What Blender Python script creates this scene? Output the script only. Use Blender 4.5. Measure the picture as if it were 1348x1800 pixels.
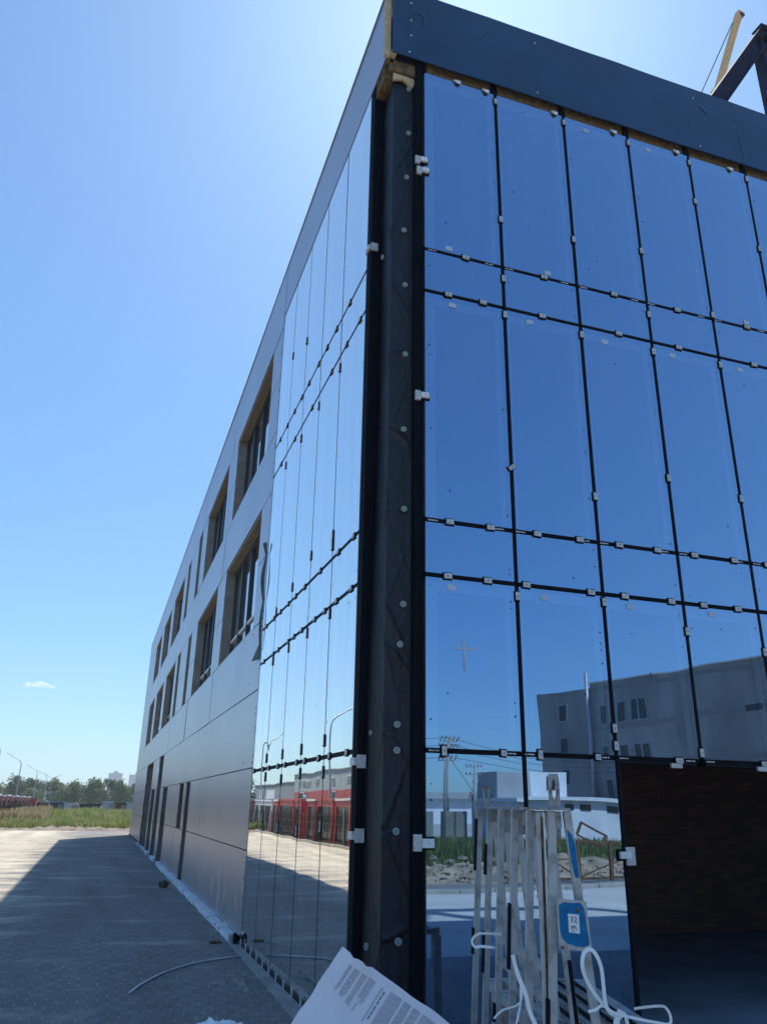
import bpy, math, random
from mathutils import Vector, Matrix, Euler, noise
R = math.radians
random.seed(7)
scene = bpy.context.scene
for o in list(bpy.data.objects): bpy.data.objects.remove(o)

# ---------------------------------------------------------------- camera
cam_d = bpy.data.cameras.new('camera'); cam = bpy.data.objects.new('camera', cam_d)
scene.collection.objects.link(cam); scene.camera = cam
YAW, PITCH, ROLL = R(18.596), R(20.607), R(1.035)
fwd = Vector((math.sin(YAW)*math.cos(PITCH), math.cos(YAW)*math.cos(PITCH), math.sin(PITCH)))
rt = Vector((math.cos(YAW), -math.sin(YAW), 0)); up = rt.cross(fwd)
c, s = math.cos(ROLL), math.sin(ROLL)
r2 = c*rt + s*up; u2 = -s*rt + c*up
m = Matrix((r2, u2, -fwd)).transposed().to_4x4(); m.translation = Vector((-2.282, -7.0, 1.939))
cam.matrix_world = m
cam_d.sensor_fit = 'HORIZONTAL'; cam_d.sensor_width = 36; cam_d.lens = 1380.86/1348*36
cam_d.clip_start = 0.05; cam_d.clip_end = 20000
scene.render.resolution_x = 766; scene.render.resolution_y = 1024

# ---------------------------------------------------------------- light
SUN_EL, SUN_AZ = R(54), R(26)
w = bpy.data.worlds.new('World'); scene.world = w; w.use_nodes = True
nt = w.node_tree; bg = nt.nodes['Background']
sky = nt.nodes.new('ShaderNodeTexSky'); sky.sky_type = 'NISHITA'; sky.sun_disc = False
sky.sun_elevation = SUN_EL; sky.sun_rotation = SUN_AZ
sky.air_density = 1.0; sky.dust_density = 0.6; sky.ozone_density = 1.8; sky.altitude = 100
gm = nt.nodes.new('ShaderNodeGamma'); gm.inputs[1].default_value = 0.66
ml = nt.nodes.new('ShaderNodeMix'); ml.data_type = 'RGBA'; ml.blend_type = 'MULTIPLY'; ml.inputs[0].default_value = 1.0; ml.inputs[7].default_value = (0.60, 0.875, 1.13, 1)
hs = nt.nodes.new('ShaderNodeHueSaturation'); hs.inputs['Saturation'].default_value = 1.24
nt.links.new(sky.outputs[0], gm.inputs[0]); nt.links.new(gm.outputs[0], hs.inputs['Color']); nt.links.new(hs.outputs[0], ml.inputs[6]); nt.links.new(ml.outputs[2], bg.inputs[0]); bg.inputs[1].default_value = 0.15
sl = bpy.data.lights.new('sun', 'SUN'); sl.energy = 3.1; sl.angle = R(0.53); sl.color = (1.0, 0.93, 0.82)
sun = bpy.data.objects.new('sun', sl); scene.collection.objects.link(sun)
sv = Vector((math.cos(SUN_EL)*math.sin(SUN_AZ), math.cos(SUN_EL)*math.cos(SUN_AZ), math.sin(SUN_EL)))
sun.rotation_euler = sv.to_track_quat('Z', 'Y').to_euler(); sun.location = (0, 0, 60)
vs = scene.view_settings
vs.view_transform = 'Standard'; vs.look = 'None'; vs.gamma = 1; vs.exposure = 0.85; vs.use_curve_mapping = False
scene.cycles.max_bounces = 10; scene.cycles.volume_bounces = 3; scene.cycles.transparent_max_bounces = 16
scene.cycles.use_denoising = True
scene.cycles.caustics_reflective = False

# ---------------------------------------------------------------- materials
MATS = {}
def newmat(name):
    mt = bpy.data.materials.new(name); mt.use_nodes = True
    return mt, mt.node_tree, mt.node_tree.nodes['Principled BSDF']
def mat(name, col, rough=0.6, metal=0.0, var=0.12, scale=3.0, bump=0.0, bscale=40.0, spec=0.5, col2=None, stretch=None, ramp=(0.35, 0.65)):
    if name in MATS: return MATS[name]
    mt, t, b = newmat(name)
    b.inputs['Roughness'].default_value = rough; b.inputs['Metallic'].default_value = metal
    b.inputs['Specular IOR Level'].default_value = spec
    tc = t.nodes.new('ShaderNodeTexCoord'); src = tc.outputs['Object']
    if stretch:
        mp = t.nodes.new('ShaderNodeMapping'); mp.inputs['Scale'].default_value = stretch
        t.links.new(src, mp.inputs[0]); src = mp.outputs[0]
    n = t.nodes.new('ShaderNodeTexNoise'); n.inputs['Scale'].default_value = scale; n.inputs['Detail'].default_value = 6
    t.links.new(src, n.inputs['Vector'])
    cr = t.nodes.new('ShaderNodeValToRGB')
    a = tuple(max(0, v*(1-var)) for v in col); bb = col2 if col2 else tuple(v*(1+var) for v in col)
    cr.color_ramp.elements[0].color = (*a, 1); cr.color_ramp.elements[1].color = (*bb, 1)
    cr.color_ramp.elements[0].position, cr.color_ramp.elements[1].position = ramp
    t.links.new(n.outputs['Fac'], cr.inputs[0]); t.links.new(cr.outputs[0], b.inputs['Base Color'])
    if bump:
        n2 = t.nodes.new('ShaderNodeTexNoise'); n2.inputs['Scale'].default_value = bscale; n2.inputs['Detail'].default_value = 4
        t.links.new(src, n2.inputs['Vector'])
        bp = t.nodes.new('ShaderNodeBump'); bp.inputs['Strength'].default_value = bump; bp.inputs['Distance'].default_value = 0.02
        t.links.new(n2.outputs['Fac'], bp.inputs['Height']); t.links.new(bp.outputs[0], b.inputs['Normal'])
    MATS[name] = mt; return mt

def glass_mat(name, r0, power, tint, trans, bump, dust=0.085):
    mt = bpy.data.materials.new(name); mt.use_nodes = True; t = mt.node_tree; N = t.nodes; L = t.links
    N.remove(N['Principled BSDF']); out = N['Material Output']
    gl = N.new('ShaderNodeBsdfGlossy'); gl.inputs['Roughness'].default_value = 0.0; gl.inputs['Color'].default_value = (*tint, 1)
    tmx = N.new('ShaderNodeMix'); tmx.data_type = 'RGBA'; tmx.inputs[6].default_value = (*tint, 1); tmx.inputs[7].default_value = (0.96, 0.97, 0.97, 1); L.new(tmx.outputs[2], gl.inputs['Color'])
    tr = N.new('ShaderNodeBsdfTransparent'); tr.inputs['Color'].default_value = (*trans, 1)
    lw = N.new('ShaderNodeLayerWeight'); lw.inputs['Blend'].default_value = 0.5
    pw = N.new('ShaderNodeMath'); pw.operation = 'POWER'; pw.inputs[1].default_value = power
    ma = N.new('ShaderNodeMath'); ma.operation = 'MULTIPLY_ADD'; ma.inputs[1].default_value = 1-r0; ma.inputs[2].default_value = r0
    L.new(lw.outputs['Facing'], pw.inputs[0]); L.new(pw.outputs[0], tmx.inputs[0]); L.new(pw.outputs[0], ma.inputs[0])
    mx = N.new('ShaderNodeMixShader'); L.new(ma.outputs[0], mx.inputs[0]); L.new(tr.outputs[0], mx.inputs[1]); L.new(gl.outputs[0], mx.inputs[2])
    # thin film of dust that scatters a little light
    df = N.new('ShaderNodeBsdfDiffuse'); df.inputs['Color'].default_value = (0.5, 0.5, 0.48, 1)
    tc = N.new('ShaderNodeTexCoord'); mp = N.new('ShaderNodeMapping'); mp.inputs['Scale'].default_value = (3, 3, 0.35)
    nd = N.new('ShaderNodeTexNoise'); nd.inputs['Scale'].default_value = 1.6; nd.inputs['Detail'].default_value = 5
    L.new(tc.outputs['Object'], mp.inputs[0]); L.new(mp.outputs[0], nd.inputs['Vector'])
    mr = N.new('ShaderNodeMapRange'); mr.inputs[1].default_value = 0.4; mr.inputs[2].default_value = 0.8; mr.inputs[3].default_value = 0.008; mr.inputs[4].default_value = dust
    L.new(nd.outputs['Fac'], mr.inputs[0])
    mx2 = N.new('ShaderNodeMixShader'); L.new(mr.outputs[0], mx2.inputs[0]); L.new(mx.outputs[0], mx2.inputs[1]); L.new(df.outputs[0], mx2.inputs[2])
    L.new(mx2.outputs[0], out.inputs['Surface'])
    n = N.new('ShaderNodeTexNoise'); n.inputs['Scale'].default_value = 1.1; n.inputs['Detail'].default_value = 0.5
    L.new(tc.outputs['Object'], n.inputs['Vector'])
    bp = N.new('ShaderNodeBump'); bp.inputs['Strength'].default_value = 1.0; bp.inputs['Distance'].default_value = bump
    L.new(n.outputs['Fac'], bp.inputs['Height']); L.new(bp.outputs[0], gl.inputs['Normal'])
    MATS[name] = mt; return mt

M_glass = glass_mat('coated_glass', 0.56, 1.45, (0.41, 0.66, 1.0), (0.70, 0.80, 0.90), 0.0028, 0.05)
M_glass_side = glass_mat('side_coated_glass', 0.74, 1.1, (1.0, 0.97, 0.90), (0.85, 0.90, 0.92), 0.003, 0.11)
M_glass_far = glass_mat('window_glass', 0.25, 2.5, (0.9, 0.96, 1.0), (0.2, 0.22, 0.25), 0.002)
def clear_mat():
    mt = bpy.data.materials.new('inner_glass_face'); mt.use_nodes = True; t = mt.node_tree; N = t.nodes; N.remove(N['Principled BSDF'])
    tr = N.new('ShaderNodeBsdfTransparent'); tr.inputs['Color'].default_value = (0.93, 0.96, 0.97, 1); t.links.new(tr.outputs[0], N['Material Output'].inputs[0]); return mt
M_clear = clear_mat()
M_black = mat('black_profile', (0.006, 0.007, 0.012), 0.6, 0, 0.3, 4, spec=0.2)
M_rubber = mat('rubber_seal', (0.004, 0.005, 0.010), 0.7, 0, 0.2, 5, spec=0.15)
M_membrane = mat('breather_membrane', (0.008, 0.010, 0.016), 0.45, 0, 0.3, 26, 0.45, 70, col2=(0.017, 0.019, 0.027))
M_fascia = mat('dark_fascia_sheet', (0.022, 0.058, 0.128), 0.38, 0.0, 0.10, 1.2, 0.03, 3)
M_clip = mat('clip_metal', (0.60, 0.59, 0.58), 0.45, 0.25, 0.15, 30)
M_wool = mat('mineral_wool', (0.17, 0.11, 0.055), 0.95, 0, 0.4, 14, 0.8, 60)
M_foamtan = mat('wood_strip', (0.62, 0.47, 0.29), 0.8, 0, 0.15, 10, 0.3, 60)
M_white = mat('white_plastic', (0.86, 0.85, 0.84), 0.45, 0, 0.05, 8)
M_whitefoam = mat('white_foam', (0.75, 0.76, 0.80), 0.8, 0, 0.15, 9, 0.5, 60)
M_sticker = mat('pale_sticker', (0.50, 0.58, 0.70), 0.6, 0, 0.05, 8)
M_frameband = mat('inner_frame_band', (0.42, 0.44, 0.46), 0.7, 0, 0.1, 3)
M_inner = mat('inner_wall_dark', (0.03, 0.035, 0.05), 0.9, 0, 0.25, 1.5)
M_spot = mat('dirt_spot', (0.03, 0.03, 0.035), 0.7)
M_cap = mat('anchor_cap', (0.34, 0.42, 0.40), 0.6, 0, 0.15, 30)
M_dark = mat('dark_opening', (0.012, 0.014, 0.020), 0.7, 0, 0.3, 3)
M_concrete = mat('concrete', (0.36, 0.345, 0.32), 0.9, 0, 0.18, 2.5, 0.3, 40)
M_steelblue = mat('dark_steel_beam', (0.03, 0.04, 0.085), 0.8, 0.0, 0.2, 2, spec=0.1)
M_yellow = mat('crane_yellow', (0.92, 0.50, 0.17), 0.45, 0, 0.08, 2)
M_soffit = mat('window_soffit', (0.42, 0.35, 0.29), 0.7, 0.1, 0.12, 4)
M_jamb = mat('window_jamb', (0.34, 0.29, 0.25), 0.6, 0.1, 0.15, 4)
M_wframe = mat('window_frame_grey', (0.045, 0.055, 0.075), 0.45, 0, 0.1, 4)
M_asphalt = mat('asphalt', (0.16, 0.16, 0.155), 0.9, 0, 0.2, 1.0, 0.2, 60)
M_soil = mat('dry_soil', (0.34, 0.26, 0.18), 0.95, 0, 0.35, 1.6, 1.0, 12)
M_field = mat('field', (0.10, 0.13, 0.045), 0.95, 0, 0.4, 0.35, 0.6, 8, col2=(0.17, 0.16, 0.08))
M_greywall = mat('grey_render', (0.29, 0.28, 0.265), 0.9, 0, 0.22, 0.55, 0.3, 6, stretch=(1, 1, 0.35))
M_greywall2 = mat('light_grey_panel', (0.36, 0.37, 0.38), 0.7, 0, 0.08, 0.6)
M_whitewall = mat('white_render', (0.66, 0.68, 0.70), 0.85, 0, 0.08, 0.9)
M_redwall = mat('red_panel', (0.42, 0.055, 0.04), 0.6, 0, 0.12, 1.5)
M_red = mat('red_paint', (0.48, 0.045, 0.035), 0.45, 0, 0.15, 3)
M_trim = mat('white_trim', (0.74, 0.75, 0.76), 0.6, 0, 0.06, 5)
M_darkglass = mat('dark_glazing', (0.015, 0.018, 0.02), 0.12, 0, 0.2, 2)
M_pole = mat('galvanised', (0.42, 0.43, 0.44), 0.5, 0.5, 0.1, 4)
M_conpole = mat('concrete_pole', (0.34, 0.33, 0.31), 0.9, 0, 0.15, 3)
M_wire = mat('wire', (0.05, 0.05, 0.055), 0.6)
M_fence = mat('fence_black', (0.02, 0.022, 0.02), 0.6)
M_rackpaint = mat('rack_grey_paint', (0.34, 0.325, 0.31), 0.5, 0.1, 0.1, 11, 0.15, 50, col2=(0.47, 0.455, 0.44), ramp=(0.36, 0.50))
M_rust = mat('rusty_steel', (0.17, 0.085, 0.045), 0.85, 0.1, 0.45, 14, 0.5, 60)
M_brush = mat('bark', (0.09, 0.065, 0.045), 0.9)
M_container_w = mat('container_white', (0.55, 0.57, 0.58), 0.6, 0, 0.1, 1)
M_container_b = mat('container_blue', (0.10, 0.22, 0.5), 0.5, 0, 0.1, 1)
M_container_k = mat('container_black', (0.025, 0.028, 0.03), 0.6, 0, 0.1, 1)
M_panel_green = mat('grey_green_concrete', (0.20, 0.215, 0.19), 0.9, 0, 0.15, 1.2)
M_rubble = mat('rubble', (0.30, 0.25, 0.19), 0.95, 0, 0.3, 3, 0.8, 12)

def m_rack_worn():
    mt, t, b = newmat('rack_worn_paint'); N, L = t.nodes, t.links
    tc = N.new('ShaderNodeTexCoord'); n = N.new('ShaderNodeTexNoise'); n.inputs['Scale'].default_value = 13; n.inputs['Detail'].default_value = 8; n.inputs['Roughness'].default_value = 0.7
    L.new(tc.outputs['Object'], n.inputs['Vector'])
    cr = N.new('ShaderNodeValToRGB'); e = cr.color_ramp.elements
    e[0].position = 0.42; e[0].color = (0.20, 0.11, 0.07, 1); e[1].position = 0.49; e[1].color = (0.30, 0.29, 0.27, 1)
    e2 = cr.color_ramp.elements.new(0.7); e2.color = (0.40, 0.40, 0.40, 1)
    L.new(n.outputs['Fac'], cr.inputs[0]); L.new(cr.outputs[0], b.inputs['Base Color']); b.inputs['Roughness'].default_value = 0.65
    return mt
M_worn = m_rack_worn()
def m_bluepaint():
    mt, t, b = newmat('blue_paint'); N, L = t.nodes, t.links
    tc = N.new('ShaderNodeTexCoord'); n = N.new('ShaderNodeTexNoise'); n.inputs['Scale'].default_value = 25; n.inputs['Detail'].default_value = 6
    L.new(tc.outputs['Object'], n.inputs['Vector'])
    cr = N.new('ShaderNodeValToRGB'); e = cr.color_ramp.elements
    e[0].position = 0.3; e[0].color = (0.006, 0.13, 0.30, 1); e[1].position = 0.7; e[1].color = (0.008, 0.19, 0.40, 1)
    L.new(n.outputs['Fac'], cr.inputs[0]); L.new(cr.outputs[0], b.inputs['Base Color']); b.inputs['Roughness'].default_value = 0.4
    return mt
M_blue = m_bluepaint(); M_blue.node_tree.nodes['Principled BSDF'].inputs['Specular IOR Level'].default_value = 0.12

def m_cladding():
    mt, t, b = newmat('aluminium_composite_cladding'); N, L = t.nodes, t.links
    b.inputs['Metallic'].default_value = 0.65
    tc = N.new('ShaderNodeTexCoord')
    n = N.new('ShaderNodeTexNoise'); n.inputs['Scale'].default_value = 0.45; n.inputs['Detail'].default_value = 3
    L.new(tc.outputs['Object'], n.inputs['Vector'])
    cr = N.new('ShaderNodeValToRGB'); e = cr.color_ramp.elements
    e[0].position = 0.3; e[0].color = (0.375, 0.36, 0.395, 1); e[1].position = 0.7; e[1].color = (0.43, 0.415, 0.45, 1)
    L.new(n.outputs['Fac'], cr.inputs[0])
    # dried streaks of protective film residue near the ground
    mp = N.new('ShaderNodeMapping'); mp.inputs['Scale'].default_value = (1, 3.2, 1.2); mp.inputs['Rotation'].default_value = (0.6, 0, 0); L.new(tc.outputs['Object'], mp.inputs[0])
    n3 = N.new('ShaderNodeTexNoise'); n3.inputs['Scale'].default_value = 1.3; n3.inputs['Detail'].default_value = 9; n3.inputs['Distortion'].default_value = 1.2
    L.new(mp.outputs[0], n3.inputs['Vector'])
    sx = N.new('ShaderNodeSeparateXYZ'); L.new(tc.outputs['Object'], sx.inputs[0])
    mz = N.new('ShaderNodeMapRange'); mz.inputs[1].default_value = 1.6; mz.inputs[2].default_value = 0.6; mz.inputs[3].default_value = 0.0; mz.inputs[4].default_value = 1.0
    L.new(sx.outputs['Z'], mz.inputs[0])
    m3 = N.new('ShaderNodeMapRange'); m3.inputs[1].default_value = 0.50; m3.inputs[2].default_value = 0.80; L.new(n3.outputs['Fac'], m3.inputs[0])
    mm = N.new('ShaderNodeMath'); mm.operation = 'MULTIPLY'; L.new(mz.outputs[0], mm.inputs[0]); L.new(m3.outputs[0], mm.inputs[1])
    mx = N.new('ShaderNodeMix'); mx.data_type = 'RGBA'; L.new(mm.outputs[0], mx.inputs[0]); L.new(cr.outputs[0], mx.inputs[6]); mx.inputs[7].default_value = (0.55, 0.54, 0.55, 1)
    L.new(mx.outputs[2], b.inputs['Base Color'])
    rr = N.new('ShaderNodeMapRange'); rr.inputs[3].default_value = 0.33; rr.inputs[4].default_value = 0.5; L.new(mm.outputs[0], rr.inputs[0]); L.new(rr.outputs[0], b.inputs['Roughness'])
    mp2 = N.new('ShaderNodeMapping'); mp2.inputs['Scale'].default_value = (1, 0.6, 12); L.new(tc.outputs['Object'], mp2.inputs[0])
    n4 = N.new('ShaderNodeTexNoise'); n4.inputs['Scale'].default_value = 3.0; n4.inputs['Detail'].default_value = 2; L.new(mp2.outputs[0], n4.inputs['Vector'])
    bp = N.new('ShaderNodeBump'); bp.inputs['Strength'].default_value = 0.25; bp.inputs['Distance'].default_value = 0.004
    L.new(n4.outputs['Fac'], bp.inputs['Height']); L.new(bp.outputs[0], b.inputs['Normal'])
    return mt
M_clad = m_cladding()

def m_paver():
    mt, t, b = newmat('concrete_pavers'); N, L = t.nodes, t.links
    tc = N.new('ShaderNodeTexCoord')
    br = N.new('ShaderNodeTexBrick'); br.inputs['Scale'].default_value = 1.0
    br.inputs['Brick Width'].default_value = 0.2; br.inputs['Row Height'].default_value = 0.2; br.inputs['Mortar Size'].default_value = 0.0045
    br.inputs['Mortar Smooth'].default_value = 0.3; br.inputs['Bias'].default_value = 0.0
    br.inputs['Color1'].default_value = (0.185, 0.175, 0.165, 1); br.inputs['Color2'].default_value = (0.235, 0.225, 0.21, 1); br.inputs['Mortar'].default_value = (0.12, 0.112, 0.10, 1)
    L.new(tc.outputs['Object'], br.inputs['Vector'])
    # sand-filled butt joints (the short joints between pavers in a row)
    sx = N.new('ShaderNodeSeparateXYZ'); L.new(tc.outputs['Object'], sx.inputs[0])
    def math_(op, a, bv=None):
        n = N.new('ShaderNodeMath'); n.operation = op
        for i, v in enumerate((a, bv)):
            if v is None: continue
            if isinstance(v, (int, float)): n.inputs[i].default_value = v
            else: L.new(v, n.inputs[i])
        return n.outputs[0]
    row = math_('FLOOR', math_('DIVIDE', sx.outputs['Y'], 0.2))
    odd = math_('MULTIPLY', math_('FLOORED_MODULO', row, 2.0), 0.1)
    fx = math_('FLOORED_MODULO', math_('ADD', sx.outputs['X'], odd), 0.2)
    fx2 = math_('MINIMUM', fx, math_('SUBTRACT', 0.2, fx))
    butt = math_('LESS_THAN', fx2, 0.0055)
    fy = math_('FLOORED_MODULO', sx.outputs['Y'], 0.2)
    inrow = math_('MULTIPLY', math_('GREATER_THAN', fy, 0.012), math_('LESS_THAN', fy, 0.188))
    nb = N.new('ShaderNodeTexNoise'); nb.inputs['Scale'].default_value = 1.7; nb.inputs['Detail'].default_value = 4; L.new(tc.outputs['Object'], nb.inputs['Vector'])
    nbm = N.new('ShaderNodeMapRange'); nbm.inputs[1].default_value = 0.36; nbm.inputs[2].default_value = 0.6; L.new(nb.outputs['Fac'], nbm.inputs[0])
    jm = math_('MULTIPLY', math_('MULTIPLY', butt, inrow), nbm.outputs[0])
    mx = N.new('ShaderNodeMix'); mx.data_type = 'RGBA'; L.new(jm, mx.inputs[0]); L.new(br.outputs['Color'], mx.inputs[6]); mx.inputs[7].default_value = (0.42, 0.40, 0.37, 1)
    # drifts of sand and dust
    mp = N.new('ShaderNodeMapping'); mp.inputs['Scale'].default_value = (0.35, 0.8, 1); L.new(tc.outputs['Object'], mp.inputs[0])
    nd = N.new('ShaderNodeTexNoise'); nd.inputs['Scale'].default_value = 1.3; nd.inputs['Detail'].default_value = 9; nd.inputs['Roughness'].default_value = 0.62; L.new(mp.outputs[0], nd.inputs['Vector'])
    # sand on the yard, with sunlit paving past the roof shadow painted paler too
    ax = math_('SUBTRACT', math_('MULTIPLY', sx.outputs['X'], -1.0), 0.0)
    far = N.new('ShaderNodeMapRange'); far.inputs[1].default_value = 1.0; far.inputs[2].default_value = 6.0; far.inputs[3].default_value = 0.0; far.inputs[1].default_value = 3.0; far.inputs[2].default_value = 5.0; far.inputs[4].default_value = 0.26; L.new(ax, far.inputs[0])
    fary = N.new('ShaderNodeMapRange'); fary.inputs[1].default_value = 8.0; fary.inputs[2].default_value = 50.0; fary.inputs[3].default_value = 0.0; fary.inputs[4].default_value = 0.06; L.new(sx.outputs['Y'], fary.inputs[0])
    sm = math_('ADD', nd.outputs['Fac'], math_('ADD', far.outputs[0], fary.outputs[0]))
    sr = N.new('ShaderNodeMapRange'); sr.inputs[1].default_value = 0.56; sr.inputs[2].default_value = 0.78; sr.inputs[3].default_value = 0.0; sr.inputs[4].default_value = 0.72; L.new(sm, sr.inputs[0])
    mx2 = N.new('ShaderNodeMix'); mx2.data_type = 'RGBA'; L.new(sr.outputs[0], mx2.inputs[0]); L.new(mx.outputs[2], mx2.inputs[6]); mx2.inputs[7].default_value = (0.70, 0.62, 0.47, 1)
    # tyre-darkened lanes and damp stains
    mpt = N.new('ShaderNodeMapping'); mpt.inputs['Scale'].default_value = (1.1, 0.10, 1); mpt.inputs['Rotation'].default_value = (0, 0, 0.12); L.new(tc.outputs['Object'], mpt.inputs[0])
    ntt = N.new('ShaderNodeTexNoise'); ntt.inputs['Scale'].default_value = 1.0; ntt.inputs['Detail'].default_value = 7; L.new(mpt.outputs[0], ntt.inputs['Vector'])
    tr_ = N.new('ShaderNodeMapRange'); tr_.inputs[1].default_value = 0.35; tr_.inputs[2].default_value = 0.65; tr_.inputs[3].default_value = 0.78; tr_.inputs[4].default_value = 1.12; L.new(ntt.outputs['Fac'], tr_.inputs[0])
    nsp = N.new('ShaderNodeTexNoise'); nsp.inputs['Scale'].default_value = 9; nsp.inputs['Detail'].default_value = 6; L.new(tc.outputs['Object'], nsp.inputs['Vector'])
    sp_ = N.new('ShaderNodeMapRange'); sp_.inputs[1].default_value = 0.3; sp_.inputs[2].default_value = 0.7; sp_.inputs[3].default_value = 0.86; sp_.inputs[4].default_value = 1.12; L.new(nsp.outputs['Fac'], sp_.inputs[0])
    vm = N.new('ShaderNodeVectorMath'); vm.operation = 'SCALE'; L.new(mx2.outputs[2], vm.inputs[0]); L.new(math_('MULTIPLY', tr_.outputs[0], sp_.outputs[0]), vm.inputs['Scale'])
    L.new(vm.outputs[0], b.inputs['Base Color']); b.inputs['Roughness'].default_value = 0.85
    bp = N.new('ShaderNodeBump'); bp.inputs['Strength'].default_value = 0.35; bp.inputs['Distance'].default_value = 0.004
    inv = math_('SUBTRACT', 1.0, br.outputs['Fac']); L.new(inv, bp.inputs['Height']); L.new(bp.outputs[0], b.inputs['Normal'])
    return mt
M_paver = m_paver()
M_apron = mat('pale_concrete_apron', (0.38, 0.36, 0.33), 0.9, 0, 0.12, 0.5, 0.2, 20)

def m_brick():
    mt, t, b = newmat('dark_brick'); N, L = t.nodes, t.links
    tc = N.new('ShaderNodeTexCoord'); mp = N.new('ShaderNodeMapping'); mp.inputs['Rotation'].default_value = (R(90), 0, 0)
    L.new(tc.outputs['Object'], mp.inputs[0])
    br = N.new('ShaderNodeTexBrick'); br.inputs['Brick Width'].default_value = 0.26; br.inputs['Row Height'].default_value = 0.078; br.inputs['Mortar Size'].default_value = 0.006; br.inputs['Scale'].default_value = 1
    br.inputs['Color1'].default_value = (0.24, 0.10, 0.055, 1); br.inputs['Color2'].default_value = (0.14, 0.065, 0.045, 1); br.inputs['Mortar'].default_value = (0.08, 0.065, 0.06, 1)
    L.new(mp.outputs[0], br.inputs['Vector']); L.new(br.outputs['Color'], b.inputs['Base Color']); b.inputs['Roughness'].default_value = 0.9
    return mt
M_brick = m_brick()

def m_leaf(name, c1, c2):
    mt, t, b = newmat(name); N, L = t.nodes, t.links
    tc = N.new('ShaderNodeTexCoord'); n = N.new('ShaderNodeTexNoise'); n.inputs['Scale'].default_value = 0.8; n.inputs['Detail'].default_value = 5
    L.new(tc.outputs['Object'], n.inputs['Vector'])
    cr = N.new('ShaderNodeValToRGB'); e = cr.color_ramp.elements
    e[0].position = 0.35; e[0].color = (*c1, 1); e[1].position = 0.65; e[1].color = (*c2, 1)
    L.new(n.outputs['Fac'], cr.inputs[0]); L.new(cr.outputs[0], b.inputs['Base Color']); b.inputs['Roughness'].default_value = 0.7
    tl = N.new('ShaderNodeBsdfTranslucent'); L.new(cr.outputs[0], tl.inputs['Color'])
    mx = N.new('ShaderNodeMixShader'); mx.inputs[0].default_value = 0.4
    L.new(b.outputs[0], mx.inputs[1]); L.new(tl.outputs[0], mx.inputs[2]); L.new(mx.outputs[0], N['Material Output'].inputs[0])
    return mt
M_leafA = m_leaf('leaf_dark', (0.06, 0.10, 0.035), (0.10, 0.145, 0.055))
M_leafB = m_leaf('leaf_mid', (0.09, 0.14, 0.04), (0.16, 0.21, 0.075))
M_weed = m_leaf('weed_green', (0.20, 0.27, 0.06), (0.38, 0.43, 0.14))
M_dry = m_leaf('weed_dry', (0.38, 0.27, 0.17), (0.50, 0.38, 0.25))

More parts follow.
